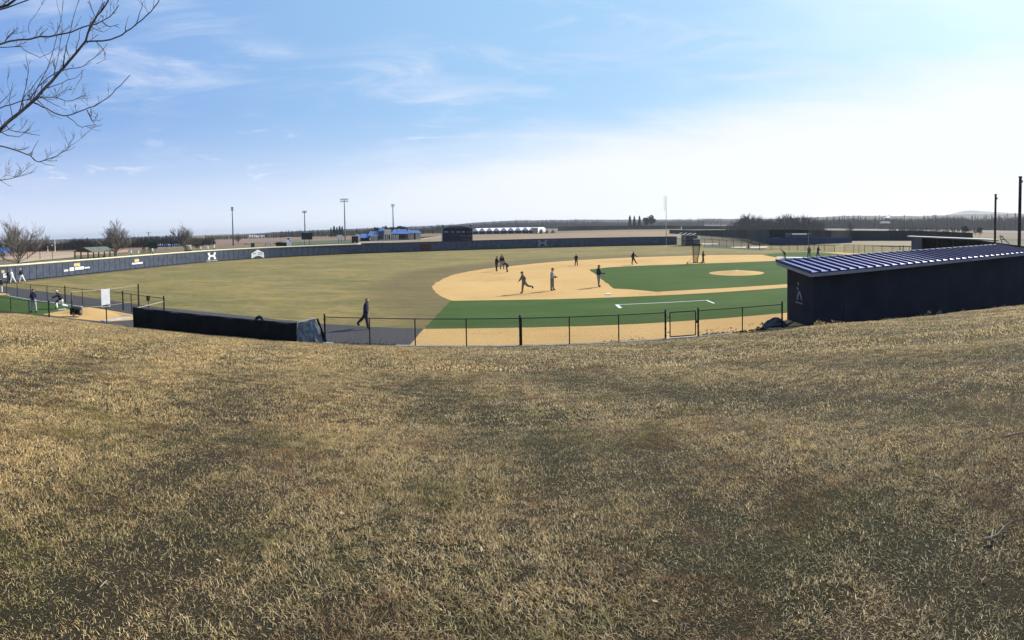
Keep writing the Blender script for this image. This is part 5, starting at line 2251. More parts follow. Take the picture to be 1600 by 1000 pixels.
M_BLUE = mat('blue_standing_seam', (.055, .11, .29), .5, .12, .3, spec=.4)
M_CREAM = mat('cream_wall', (.62, .56, .44), .8, .06, .3)
M_GREYW = mat('grey_wall', (.17, .17, .175), .85, .12, .3)
M_DARK = mat('dark_opening', (.02, .02, .022), .9, .1, 1)


def root_at(name, label, cat, x, D, group=None):
    g = G(x, D, -.1)
    r = empty(name, g)
    tag(r, label, cat, group)
    return r, g


def clubhouse():
    D = 245
    r, O = root_at('clubhouse', 'blue-roofed clubhouse with cream walls and white columns beyond the centre wall', 'building', 606, D)
    slab('wall', 563, 577, 370.5, 378.4, D + 6, 8, M_DARK, r, O, -.2)  # shade under this open roof is put in as a dark wall
    hip('roof', 560, 582, 365.4, 371.6, D, 16, M_BLUE, r, O, .2)
    slab('wall', 579, 593, 367.5, 377.6, D + 5, 9, M_GREYW, r, O, -.2)
    hip('roof', 575, 594.5, 361.5, 368.6, D, 17, M_BLUE, r, O, .12)
    slab('tower', 593, 600.5, 360.2, 376.5, D + 3, 8, M_GREYW, r, O, -.2)
    hip('tower_roof', 590.5, 604, 355.8, 361.2, D + 2, 9, M_BLUE, r, O, .3)
    o = slab('gable_wall', 600, 611.2, 359.6, 366.6, D - 1, 10, M_CREAM, r, O)
    slab('coping', 599.4, 611.8, 358.8, 359.8, D - 1.2, 10.4, M_WHITE, r, O)
    slab('wall', 600.8, 611, 366.9, 376.2, D + 6, 4, M_DARK, r, O, -.2)
    slab('wall', 611.4, 638, 364.8, 375.6, D + 5, 9, M_GREYW, r, O, -.2)
    hip('roof', 610.5, 640, 358.2, 365.2, D, 17, M_BLUE, r, O, .15)
    hip('roof', 634, 659, 359.6, 364.2, D + 4, 16, M_BLUE, r, O, .2)
    slab('wall', 638.4, 646.4, 364.0, 373, D + 6, 6, M_CREAM, r, O, -.2)
    slab('wall', 646.5, 649.2, 364.3, 373, D + 8, 6, M_DARK, r, O, -.2)
    slab('wall', 649.3, 657.5, 364.3, 371.5, D + 7, 6, M_CREAM, r, O, -.2)
    for x in (579.5, 582, 584.4, 586.6, 589, 600.4, 603.4, 606.4, 610.2, 614, 616.5, 619.2, 621.8):
        g0, g1 = A(x, 377, D - .5), A(x, 367.0, D - .5)
        g0.z = -.1
        MB().tube([g0 - O, g1 - O], .24, 8).build('column', M_CREAM, r)
    for x in (623.5, 627, 630.5, 634):
        slab('window', x, x + 1.8, 367, 371, D + 4.9, .06, M_DARK, r, O)
    for x, y in ((623.4, 357.6), (638.4, 357.8)):
        slab('cupola', x - .8, x + .8, y, y + 2.6, D + 6, 2, M_WHITE, r, O)
    slab('low_wall', 592, 628, 374.4, 376.6, D - 4, .4, mat('pale_stone', (.36, .32, .27), .9, .1, .5), r, O, -.2)


clubhouse()


def trailer_dark():
    D = 215
    r, O = root_at('dark_trailer', 'black covered trailer with a white box on top left of the blue roofs', 'trailer', 554, D)
    slab('body', 549.5, 559.5, 369.2, 379.5, D, 5, M_DARK, r, O, .3)
    slab('roof_box', 556, 561.5, 366.2, 369.8, D + 1, 2, M_WHITE, r, O)
    for x in (551, 557.5):
        c = A(x, 379, D - .1) - O
        c.z = .5
        t = out(D, x, .3)
        MB().tube([c - t, c + t], .42, 12).build('wheel', M_BLACK, r)


trailer_dark()


def light_pole(px, yt, D, head_w, head_h, label, m, yb=None, lamps=(4, 2)):
    g = G(px, D, -.1)
    zt = ZT(px, yt, D)
    r = empty('light_pole', g)
    tag(r, label, 'light pole', 'tall sports light poles')
    k = D / F
    hw, hh = head_w * k, head_h * k
    # column leans with nothing: it is vertical
    MB().tube([(0, 0, 0), (0, 0, zt * .5), (0, 0, zt - hh * .2)], [.38 * D / 260, .28 * D / 260, .18 * D / 260], 10).build('column', m, r)
    ax = Vector((g.y, -g.x, 0)).normalized()
    fw = Vector((-g.x, -g.y, 0)).normalized()
    for j in range(lamps[1]):
        z = zt - hh * (j + .5) / lamps[1]
        MB().tube([ax * (-hw / 2) + Vector((0, 0, z)), ax * (hw / 2) + Vector((0, 0, z))], .08 * D / 260, 6).build('crossarm', m, r)
        for i in range(lamps[0]):
            u = (i + .5) / lamps[0] - .5
            c = ax * (u * hw) + Vector((0, 0, z - .02)) + fw * .25
            s = hw / lamps[0] * .42
            MB().tube([c, c + (fw + Vector((0, 0, -.5))) * s * 1.2], [s * .45, s], 10).build('floodlight', m, r, True)


M_POLE = mat('light_pole_grey', (.16, .17, .18), .6, .1, .3)
M_LPD = mat('light_pole_dark', (.05, .055, .07), .6, .1, .3)
light_pole(364.3, 322.3, 235, 4.2, 6.4, 'dark light pole standing alone left of centre', M_LPD, lamps=(2, 3))
light_pole(477, 328.4, 360, 7.4, 3.8, 'thin light pole behind the dark video board', M_POLE)
light_pole(539.5, 308.8, 268, 12.5, 6.4, 'tallest light pole with the widest lamp rack, right of the spruce clump', M_POLE, lamps=(5, 2))
light_pole(615, 317.8, 340, 6.0, 4.8, 'light pole rising behind the blue-roofed clubhouse', M_POLE, lamps=(3, 2))


def scoreboard():
    D = 132
    r, O = root_at('scoreboard', 'large dark scoreboard standing behind the centre wall', 'scoreboard', 714, D)
    slab('cabinet', 691.5, 737.8, 356.6, 377.2, D, .6, mat('scoreboard_navy', (.014, .017, .030), .6, .15, .6), r, O, yt2=355.9, yb2=376.3)
    # arched header
    pts = []
    for i in range(13):
        u = i / 12
        x = 694 + 41 * u
        y = 357.0 - 3.6 * sin(pi * u) ** .8 - .5 * u
        pts.append(A(x, y, D + .1) - O)
    pts.append(A(735, 356.4, D + .1) - O)
    pts.insert(0, A(694, 357.1, D + .1) - O)
    MB().prism(pts, out(D, 714, .4)).build('header', mat('scoreboard_grey', (.055, .06, .07), .7, .1, .6), r)
    gm = mat('scoreboard_lettering', (.17, .13, .13), .7, .1, 2)
    gb = mat('scoreboard_lettering_pale', (.20, .21, .23), .7, .1, 2)
    def cell(x0, x1, y0, y1, m, nm='panel'):
        slab(nm, x0, x1, y0, y1, D - .06, .05, m, r, O)
    for x0, x1, m in ((694, 696.6, gb), (697.4, 700.4, gb), (705, 709.5, gm), (713, 720.2, gm), (722.6, 726, gb), (730.4, 731.6, gm), (733.4, 734.8, gm)):
        cell(x0, x1, 361.2, 363.6, m, 'lettering')
    for i in range(9):
        cell(704 + i * 2.2, 705.4 + i * 2.2, 366.2, 367.4, mat('scoreboard_blue', (.03, .045, .09), .6, .1, 2), 'digit')
    for x0, x1 in ((720, 723), (724.5, 726.8), (728.5, 735.5)):
        cell(x0, x1, 368.2, 369.0, gb, 'lettering')
    for x0, x1 in ((722, 724), (726, 728.4), (731, 733)):
        cell(x0, x1, 373.2, 374.2, gm, 'lettering')
    slab('side_post', 689.9, 691.3, 358, 378, D, .4, M_STEEL, r, O, -.1)
    slab('side_post', 737.9, 738.8, 357, 377, D, .4, M_STEEL, r, O, -.1)
    for x, y in ((692, 353.3), (735, 352.6)):
        c = A(x, y, D) - O
        MB().tube([c + Vector((0, 0, -.9)), c], .05, 6).build('bracket', M_STEEL, r)
        MB().ball(c, .28, 10, 6).build('floodlight', M_BLACK, r, True)


scoreboard()


def board_on_posts(name, label, x0, x1, yt, yb, D, m, cat='sign', posts=2, grp=None):
    r, O = root_at(name, label, cat, (x0 + x1) / 2, D, grp)
    slab('board', x0, x1, yt, yb, D, .35, m, r, O)
    for i in range(posts):
        x = x0 + (x1 - x0) * ((i + .5) / posts)
        t = A(x, yb - .3, D + .15) - O
        MB().tube([(t.x, t.y, 0), (t.x, t.y, t.z)], .09 * D / 200, 6).build('post', M_BLACK, r)
    return r


board_on_posts('video_board', 'dark rectangular board on posts in front of the thin light pole', 471, 488, 364, 374.4, 205, mat('board_green_black', (.014, .020, .018), .7, .1, .5), 'scoreboard')
board_on_posts('white_board', 'plain white board on posts left of the tallest light pole', 526.8, 535.2, 367.2, 371.9, 230, M_WHITE)
board_on_posts('green_sign', 'small dark green road sign just above the arched badge', 391.8, 397.8, 379.8, 386, 150, mat('sign_green', (.02, .09, .05), .6, .1, 2))
board_on_posts('green_shelter', 'dark green shelter beside the two cone shrubs', 232, 246, 378.5, 388.5, 175, mat('shelter_green', (.012, .035, .028), .8, .2, .5), 'shelter')


def simple_car(px, py, wpx, label, m, rz=0, van=False, name='parked_car'):
    g = P(px, py, -.15)
    D = hypot(g.x, g.y)
    L = 4.4
    root = empty(name, g, atan2(-g.x, g.y) * 1.0 + rz)
    root.scale = (wpx / F * D / L,) * 3
    tag(root, label, 'truck' if van else 'car')
    prof = [(-2.2, .35), (-2.2, .85), (-1.75, .95), (-1.1, 1.42), (.55, 1.45), (1.15, .98), (2.05, .85), (2.2, .6), (2.2, .35)]
    MB().prism([(x, -.85, z) for x, z in prof], (0, 1.7, 0)).build('body', m, root)
    gl = mat('car_glass', (.02, .025, .03), .15, .05, 2, spec=.6)
    MB().prism([(-1.5, -.87, 1.0), (-1.02, -.87, 1.34), (.48, -.87, 1.36), (.95, -.87, 1.0)], (0, 1.74, 0)).build('side_window', gl, root)
    for x in (-1.4, 1.4):
        for y in (-.88, .72):
            MB().tube([(x, y, .34), (x, y + .16, .34)], .34, 14).build('wheel', M_BLACK, root)


simple_car(260.5, 389.6, 7.5, 'small white car parked in front of the long blue roof', M_WHITE)
simple_car(385.5, 382.8, 8.5, 'pale silver car parked left of the green road sign', mat('car_silver', (.5, .51, .52), .35, .05, 2, metal=.3))
simple_car(418.5, 382.8, 12, 'long white car parked right of the green road sign', mat('car_white', (.75, .75, .74), .35, .03, 2))
simple_car(432, 381.6, 8, 'grey car parked behind the dark flatbed of the truck', mat('car_grey', (.2, .2, .21), .35, .03, 2))
simple_car(470, 379.8, 8, 'white car parked below the dark video board', mat('car_white', (.75, .75, .74), .35, .03, 2))


def truck():
    D = 152
    r, O = root_at('truck', 'tall white truck cab with dark trailer behind the left centre wall', 'truck', 446, D)
    W_ = mat('car_white', (.75, .75, .74), .35, .03, 2)
    k = D / F
    slab('cab', 446.5, 454.6, 371.4, 378.4, D, 2.0, W_, r, O)
    slab('hood', 448, 455.3, 378.3, 384.2, D - .9, 2.4, W_, r, O)
    slab('windscreen', 449.0, 452.4, 371.9, 374.3, D - .05, .06, M_DARK, r, O)
    slab('window', 452.0, 453.6, 375.3, 377.6, D - .05, .06, M_DARK, r, O)
    slab('flatbed', 431, 447.6, 379.2, 384.6, D + .5, 2.2, M_DARK, r, O)
    slab('load', 433, 441, 377.6, 379.3, D + .6, 1.6, mat('grey_load', (.25, .25, .26), .8, .1, 1), r, O)
    for x in (434, 438, 450, 453.6):
        c = A(x, 385.5, D - .6) - O
        c.z = .48
        t = out(D, x, .25)
        MB().tube([c - t, c + t], .46, 12).build('wheel', M_BLACK, r)


truck()


def pavilion():
    D = 142
    r, O = root_at('pavilion', 'open picnic pavilion with dark gable and long green-grey roof', 'pavilion', 140, D)
    gr = mat('green_grey_roof', (.105, .125, .10), .7, .12, .4)
    # gable end faces left-front, roof runs to the right
    a, b, p = A(114.5, 393.6, D) - O, A(146, 394.4, D) - O, A(130.5, 386.6, D) - O
    v = A(181, 391.8, D + 5) - O - b
    v.z = 0
    MB().add([a, b, p, a + v, b + v, p + v], [(0, 1, 2), (5, 4, 3), (0, 3, 4, 1), (1, 4, 5, 2), (2, 5, 3, 0)]).build('roof', gr, r)
    MB().prism([a + Vector((0, -.12, .02)), b + Vector((0, -.12, .02)), p + Vector((0, -.12, -.02))], (0, -.08, 0)).build('gable', mat('dark_gable', (.02, .024, .02), .8), r)
    for u in (.05, .35, .7, .98):
        q = a.lerp(b, u)
        MB().box((q.x, q.y + .2, q.z / 2 + .02), (.26, .26, q.z)).build('post', M_BLACK, r)
    for u in (.25, .5, .75, .97):
        q = b + v * u
        MB().box((q.x, q.y - .2, q.z / 2 + .02), (.26, .26, q.z)).build('post', M_BLACK, r)
    q = A(162, 399.5, D + 3) - O
    MB().box((q.x, q.y, .45), (1.6, .8, .1)).build('table_top', M_BLACK, r)
    MB().box((q.x, q.y, .2), (.3, .3, .45)).build('table_leg', M_BLACK, r)


pavilion()


def left_buildings():
    D = 200
    r, O = root_at('blue_roof_barn', 'low building with blue roof and white wall at the left edge', 'building', 5, D)
    hip('roof', -22, 20, 387.2, 393.8, D, 12, M_BLUE, r, O, .06)
    slab('wall', -20, 19.5, 393.4, 399.2, D + 1, 10, M_WHITE, r, O, -.1)
    for x in (7, 17):
        slab('door', x - 1, x + 1, 396, 399, D + .9, .08, M_DARK, r, O)
    D = 265
    r, O = root_at('long_blue_shed', 'long low shed with pale blue roof behind the white car', 'building', 266, D)
    slab('wall', 246, 290, 383.2, 388.4, D + 1, 8, mat('shade_navy', (.03, .035, .07), .8), r, O, -.1)
    slab('wall_front', 266, 290, 384.0, 388.2, D + .8, .2, M_GREYW, r, O, -.1)
    hip('roof', 244, 291, 381.2, 383.6, D, 10, mat('pale_blue_roof', (.22, .26, .42), .4, .05, .3), r, O, .03)
    D = 172
    r, O = root_at('storage_tank', 'cream storage tank on cradle beside the smallest round tree', 'tank', 294, D)
    a, b = A(288.5, 387.2, D) - O, A(299, 386.8, D) - O
    MB().tube([a, a.lerp(b, .06), a.lerp(b, .94), b], [.55, .92, .92, .55], 16).build('tank', M_CREAM, r, True)
    for u in (.2, .8):
        q = a.lerp(b, u)
        MB().box((q.x, q.y, q.z / 2 - .2), (.35, 1.3, q.z - .3)).build('cradle', M_BLACK, r)
    D = 620
    r, O = root_at('white_barn', 'long white barn in the fields right of the dark light pole', 'building', 401, D)
    slab('wall', 388.6, 414, 370.8, 373.8, D, 12, M_WHITE, r, O, -.1)
    hip('roof', 387.6, 415, 367.6, 371.2, D - 1, 14, M_WHITE, r, O, .05)
    slab('door', 398, 403, 371.6, 373.8, D - .1, .1, M_DARK, r, O)
    D = 560
    r, O = root_at('white_shed', 'tiny white shed in the fields just left of the dark light pole', 'building', 358, D)
    slab('wall', 356.6, 359.8, 372.6, 374.8, D, 4, M_WHITE, r, O, -.1)
    hip('roof', 356, 360.4, 371.3, 372.9, D - .3, 5, M_GREYW, r, O, .1)
    # roadside posts with white tops
    for i, (x, yt, yb, lab) in enumerate(((313, 384.6, 391, 'short black post with white top, left of the trio beyond the wall emblem'), (324, 384.4, 389.6, 'short post with white top, middle of the trio beyond the wall emblem'), (334, 382.6, 389.6, 'short black post with white top, right of the trio beyond the wall emblem'), (237.5, 388, 395.5, 'pale marker post in front of the dark green shelter'), (204, 391, 397, 'thin marker post right of the tree by the pavilion'), (215.5, 391.5, 396.6, 'thin marker post left of the cone shrubs'))):
        D = 138
        g = G(x, D, -.2)
        z = ZT(x, yt, D)
        o = MB().tube([(0, 0, 0), (0, 0, z - .5)], .09, 8).build('marker_post', M_BLACK, None, False, g)
        MB().box((0, 0, z - .2), (.30, .2, .75)).build('white_top', M_WHITE, o)
        tag(o, lab, 'post')
    for i, (x, yt, lab) in enumerate(((4, 385.2, 'street lamp in front of the blue-roofed barn'), (42, 385.6, 'street lamp right of the largest leafless tree'), (61.5, 384.2, 'street lamp between the largest tree and the flag poles'), (81, 383.2, 'street lamp between the two white flag poles'))):
        D = 150
        g = G(x, D, -.2)
        z = ZT(x, yt, D)
        r = empty('street_lamp', g)
        tag(r, lab, 'street lamp', 'street lamps by the clay field')
        MB().tube([(0, 0, 0), (0, 0, z)], [.09, .06], 8).build('pole', M_BLACK, r)
        MB().tube([(0, 0, z), (0, 0, z + .35)], [.10, .17], 8).build('lantern', M_WHITE, r)
    for i, (x, yt, lab) in enumerate(((74, 375.5, 'white flag pole, left of the pair in front of the left wood'), (85.5, 374.5, 'white flag pole, right of the pair in front of the left wood'))):
        D = 230
        g = G(x, D, -.2)
        z = ZT(x, yt, D)
        o = MB().tube([(0, 0, 0), (0, 0, z)], [.14, .09], 8).build('flag_pole', M_WHITE, None, False, g)
        MB().ball((0, 0, z + .08), .13, 8, 5).build('finial', M_WHITE, o)
        tag(o, lab, 'flag pole')
    D = 240
    g = G(232.3, D, -.2)
    z = ZT(232, 361.5, D)
    r = empty('utility_pole', g)
    tag(r, 'dark wooden utility pole above the green shelter', 'utility pole')
    MB().tube([(0, 0, 0), (0, 0, z)], [.2, .13], 8).build('pole', M_BROWNPOLE, r)
    MB().box((0, 0, z - .5), (2.2, .14, .16), .8).build('crossarm', M_BROWNPOLE, r)


left_buildings()


def greenhouses():
    D = 400
    Wt = mat('greenhouse_film', (.62, .64, .66), .5, .06, .2)
    n = 9
    for i in range(n):
        x0 = 737 + i * 11.2
        x1 = x0 + 11.2
        r, O = root_at('greenhouse', ['first', 'second', 'third', 'fourth', 'fifth', 'sixth', 'seventh', 'eighth', 'ninth'][i] + ' long white greenhouse counted from the scoreboard', 'greenhouse', x0 + 5, D, 'row of white greenhouses')
        a, b = G(x0, D, -.1) - O, G(x1 - .6, D, -.1) - O
        v = (G(x0 + 18, D + 95) - G(x0, D))
        v.z = 0
        e, rg = 1.5, 4.4
        # arched roof over the bay
        pts = []
        for k in range(7):
            u = k / 6
            q = a.lerp(b, u)
            pts.append(Vector((q.x, q.y, e + (rg - e) * sin(pi * (.08 + .84 * u)))))
        mb = MB()
        m = len(pts)
        mb.add(pts + [p + v for p in pts], [(k, k + 1, k + 1 + m, k + m) for k in range(m - 1)] + [tuple(range(m))[::-1], tuple(range(m, 2 * m))])
        mb.build('roof', Wt, r)
        for q in (a, b):
            MB().prism([q, q + v, q + v + Vector((0, 0, e + .7)), q + Vector((0, 0, e + .7))], (.1, 0, 0)).build('side_wall', Wt, r)
        MB().prism([a + Vector((0, .05, 0)), b + Vector((0, .05, 0)), b + Vector((0, .05, e)), a + Vector((0, .05, e))], (0, .1, 0)).build('end_wall', M_DARK, r)


greenhouses()


def middle_things():
    D = 380
    r, O = root_at('tan_block', 'tan block building right of the white greenhouses', 'building', 836, D)
    slab('wall', 832, 840.5, 356.6, 367.6, D, 12, mat('tan_block_wall', (.34, .25, .18), .9, .1, .2), r, O, -.1)
    slab('roof_edge', 831.7, 840.8, 355.8, 356.7, D - .2, 12.4, M_CREAM, r, O)
    for i, (x0, x1, y, lab) in enumerate(((842, 849, 358, 'dark tent with pale ridge next to the tan block'), (851, 858, 359, 'dark tent in the middle of the three right of the tan block'), (860, 868, 359.4, 'dark tent rightmost of the three near the tan block'))):
        r, O = root_at('field_tent', lab, 'tent', (x0 + x1) / 2, D, 'dark tents by the tan block')
        hip('tent_roof', x0, x1, y, y + 4.4, D, 7, mat('tent_dark', (.05, .055, .06), .8, .2, .5), r, O, .35)
        slab('tent_wall', x0 + .5, x1 - .5, y + 4.2, 366, D + .5, 6, M_DARK, r, O, -.1)
        slab('guy_panel', x1 - 2, x1 - 1, y + 3, y + 7, D - .5, .2, M_CREAM, r, O)


middle_things()


def long_screen(name, label, tab, th=.12, m=None, posts=9):
    """tab: (x, ytop, D) along the run; the screen stands on the ground"""
    m = m or M_SCREEN
    O = G(tab[0][0], tab[0][2], -.1)
    r = empty(name, O)
    tag(r, label, 'fence')
    mb = MB()
    P0 = []
    x = tab[0][0]
    while x < tab[-1][0]:
        P0.append(x)
        x += 6
    P0.append(tab[-1][0])
    ty, tD = [(a, b) for a, b, c in tab], [(a, c) for a, b, c in tab]
    prev = None
    for k, x in enumerate(P0):
        D = interp(x, tD)
        g = G(x, D, 0) - O
        z = ZT(x, interp(x, ty), D)
        cur = (g, z)
        if prev:
            a, za = prev
            d = (g - a).normalized()
            n = Vector((-d.y, d.x, 0)) * th
            mb.prism([Vector((a.x, a.y, 0)), Vector((g.x, g.y, 0)), Vector((g.x, g.y, z)), Vector((a.x, a.y, za))], n)
        if k % 3 == 0:
            MB().tube([(g.x, g.y - .2, 0), (g.x, g.y - .2, z + .12)], .07 * D / 200, 6).build('post', M_BLACK, r)
        prev = cur
    mb.build('screen_cloth', m, r)
    return r


M_SCRG = mat('dark_green_screen', (.022, .026, .027), .85, .2, .05)
long_screen('far_screen', 'long dark screened fence across the fields left of the foul pole', [(872, 353.8, 540), (960, 352.6, 600), (1046, 352.2, 640), (1064, 352.2, 640)], .2, M_SCRG)
long_screen('far_screen', 'thin dark screened fence on the horizon right of the foul pole', [(1066, 352.6, 560), (1180, 353.6, 600), (1232, 354.2, 560)], .2, M_SCRG)
long_screen('tall_screen', 'tall black netting screen wrapping the far diamond behind the dugout', [(1046, 358.8, 320), (1086, 359.4, 262), (1130, 358.9, 224), (1165, 358.4, 185), (1185, 358.2, 152), (1200, 358, 134), (1262, 358.6, 134), (1300, 359.4, 150), (1330, 359.8, 172), (1440, 360.2, 180), (1520, 363.4, 180)], .15, M_SCRG)


def far_backstop():
    D = 131
    bl = mat('backstop_blue', (.035, .05, .095), .8, .12, .3)
    r, O = root_at('backstop', 'blue padded backstop with press box on the far diamond', 'backstop', 1250, D)
    slab('padding', 1201, 1331, 371.6, 384.2, D, .3, bl, r, O, yb2=379.5, yt2=371.0)
    slab('press_box', 1226.8, 1268.5, 364.6, 371.6, D + .8, 2, mat('press_grey', (.085, .09, .095), .8, .15, .5), r, O)
    slab('roof_strip', 1237.5, 1260.5, 365.0, 366.8, D - .2, 1.2, M_WHITE, r, O)
    slab('window', 1238.6, 1260, 367.6, 370.4, D + .7, .1, mat('dim_glass', (.10, .115, .11), .4, .1, 1), r, O)
    slab('window', 1228, 1231, 366, 371, D + .7, .1, MATS['dim_glass'], r, O)
    slab('window', 1232, 1235.4, 366, 371, D + .7, .1, MATS['dim_glass'], r, O)
    slab('sign_plate', 1209, 1219, 371.2, 372.2, D - .1, .08, M_GREYLOGO, r, O)
    slab('sign_plate', 1273, 1284.4, 371.6, 372.8, D - .1, .08, M_WHITE, r, O)
    g0, g1 = A(1263.2, 392, D - 6) - O, A(1263.2, 364.6, D - 6) - O
    MB().tube([g0, g1], .06, 6).build('mast', M_GREYLOGO, r)


far_backstop()


def corner_stand():
    D = 128
    r, O = root_at('corner_stand', 'grey mesh-sided shed with white roof panels at the end of the wall', 'shed', 1077, D)
    gm = mat('grey_mesh_wall', (.20, .195, .185), .9, .12, 1.5)
    slab('wall', 1064.6, 1071, 367.6, 382.4, D, 4, gm, r, O, -.1)
    slab('wall', 1071.6, 1089.6, 367.8, 382.8, D + 1, 4, mat('grey_mesh_wall_dark', (.13, .13, .125), .9, .12, 1.5), r, O, -.1)
    slab('mid_rail', 1064.6, 1090, 375.4, 375.9, D - .1, .1, M_BLACK, r, O)
    for x in (1065, 1071.4, 1076, 1082, 1089.6):
        slab('post', x - .2, x + .2, 367.4, 383, D - .15, .15, M_BLACK, r, O, -.1)
    for i in range(4):
        x = 1059.5 + i * 7.2
        a, b = A(x, 367.0, D - .5) - O, A(x + 6.2, 363.8 + i * .5, D - .5) - O
        v = out(D, x, 3.2)
        MB().prism([a, b, b + v, a + v], (0, 0, .10)).build('roof_panel', M_WHITE, r)
    slab('counter', 1083, 1094, 373.2, 373.9, D - 1.2, .5, M_WHITE, r, O)
    slab('counter_base', 1083.4, 1093.6, 373.9, 382.4, D - 1.0, .2, MATS['grey_mesh_wall_dark'], r, O, -.1)


corner_stand()

# perimeter fences beyond the infield
chain_fence('perimeter_fence', 'tall black chain-link fence curving from the wall end behind first base', [P(x, y) for x, y in ((1066, 382.8), (1090, 384.2), (1101, 384.8), (1113, 385.6), (1124, 386.4), (1135, 387.2), (1146, 388), (1158, 388.7), (1170, 389.4), (1187, 390.2))], 1.75, .045, (9,), .30, .010, .035)
chain_fence('perimeter_fence', 'black chain-link fence behind the three players past the dugout roof', [P(x, y) for x, y in ((1187, 390.4), (1205, 391), (1220, 391.4), (1233, 391.6), (1246, 391.8), (1258, 392), (1272, 392.4), (1288, 393), (1304, 393.8))], 1.25, .045, (0,), .30, .010, .035)
chain_fence('perimeter_fence', 'black chain-link fence in front of the tan field left of the far dugout', [P(x, y) for x, y in ((1319, 394.6), (1334, 395), (1342, 395.2), (1351, 395.4), (1364, 395.8), (1378, 396.2), (1394, 396.8), (1406, 397.2), (1411, 397.4), (1421, 397.8))], 1.45, .045, (7, 8), .30, .010, .035)
chain_fence('perimeter_fence', 'short chain-link fence at the far left of the tall netting', [P(x, y) for x, y in ((1096, 374.0), (1112, 375.2), (1128, 376.6), (1144, 378.4), (1160, 380.4), (1174, 382.4))], 1.35, .05, (), .35, .012, .04)


def person_far(px, py, h, label):
    person(px, py, h, 200, label, JK_BLACK, TR_DARK, SH_BLACK, dict(lean=4, armL=(16, 12, 30)), cap=CAP_BLACK)


person_far(1169.5, 389.4, 8.8, 'tiny dark figure standing at the far fence gap between two sand strips')


def far_dugout():
    D = 74
    r, O = root_at('far_dugout', 'navy first-base dugout with pale grey roof edge beyond the near dugout', 'dugout', 1500, D)
    def at(x, y, d):
        return A(x, y, d) - O
    # front runs obliquely: D varies along it
    Ds = {1424: 78, 1440: 74, 1535: 66, 1560: 64, 1600: 60, 1660: 56}
    zr = ZT(1424, 370.6, 78)
    def pt(x, z, dd=0):
        d = interp(x, sorted(Ds.items())) + dd
        g = G(x, d, 0) - O
        return Vector((g.x, g.y, z - O.z))
    z0 = -.1
    MB().prism([pt(1424, z0), pt(1440, z0), pt(1440, zr - .05), pt(1424, zr - .05)], out(78, 1430, .3)).build('end_wall', mat('navy_lit_wall', (.045, .055, .085), .8, .1, .5), r)
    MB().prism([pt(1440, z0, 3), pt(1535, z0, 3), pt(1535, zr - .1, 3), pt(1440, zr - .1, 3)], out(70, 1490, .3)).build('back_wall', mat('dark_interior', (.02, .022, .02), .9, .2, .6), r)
    MB().prism([pt(1535, z0), pt(1660, z0), pt(1660, zr - .75), pt(1535, zr - .05)], out(64, 1580, .3)).build('side_wall', M_NAVY, r)
    MB().prism([pt(1417, zr, -.4), pt(1560, zr, -.4), pt(1560, zr + .16, -.4), pt(1417, zr + .16, -.4)], out(70, 1490, 4)).build('roof_slab', mat('pale_roof_edge', (.20, .20, .20), .7, .08, .6), r)
    for x in (1441, 1465, 1489, 1513, 1534):
        MB().tube([pt(x, z0), pt(x, zr - .05)], .07, 8).build('front_post', M_BLACK, r)
    MB().tube([pt(1441, 1.1), pt(1534, 1.1)], .05, 8).build('front_rail', M_BLACK, r)


far_dugout()


def net_pole(px, yt, D, w, label):
    g = G(px, D, 0, 380)
    z = ZT(px, yt, D)
    r = empty('net_pole', g)
    tag(r, label, 'pole', 'tall poles behind home plate')
    MB().tube([(0, 0, -.3), (0, 0, z)], [w, w * .82], 12).build('shaft', mat('creosote_pole', (.030, .027, .022), .8, .2, 2), r)
    MB().tube([(0, 0, z), (0, 0, z + .12)], w * 1.05, 12).build('pole_cap', M_BLACK, r)
    MB().box((w * 1.2, -.05, z - .35), (.12, .12, .2)).build('pulley', M_BLACK, r)


net_pole(1554.5, 305, 58, .145, 'slimmer of the two dark poles above the dugout roof')
net_pole(1592.5, 277.5, 50, .18, 'thicker taller dark pole at the right edge')


def bleacher():
    D = 66
    r, O = root_at('bleacher', 'small metal bleacher frame with white plank between the two dark poles', 'bleacher', 1570, D)
    def q(x, y, dd=0):
        return A(x, y, D + dd) - O
    s = MB()
    for a, b in (((1562, 368), (1566, 381)), ((1563, 368), (1577, 381)), ((1562, 368.4), (1568, 370)), ((1564, 374), (1571, 374.4))):
        s.tube([q(*a), q(*b)], .055, 6)
        s.tube([q(*a, 1.6), q(*b, 1.6)], .055, 6)
    s.build('frame', M_BROWNPOLE, r)
    slab('plank', 1567.5, 1574.5, 379.6, 380.8, D - .3, .5, M_WHITE, r, O)
    slab('plank', 1571, 1600, 374.3, 375.2, D + 2, .5, mat('dull_plank', (.3, .28, .26), .8, .1, 1), r, O)
    slab('plank', 1566, 1600, 377.6, 378.2, D + 1, .5, MATS['dull_plank'], r, O)


bleacher()

for x0, x1, y0, D, lab in ((1374, 1392, 346.4, 640, 'dark low barn roof with white gable on the right horizon'), (1383, 1391, 338.6, 780, 'pale house among the woods at the right')):
    r, O = root_at('farm_building', lab, 'building', (x0 + x1) / 2, D)
    slab('wall', x0 + 1, x1 - 1, y0 + 1.2, y0 + 3, D + 2, 8, M_CREAM, r, O)
    hip('roof', x0, x1, y0 - .6, y0 + 1.4, D, 12, M_WHITE if x0 > 1380 else M_GREYW, r, O, .2)


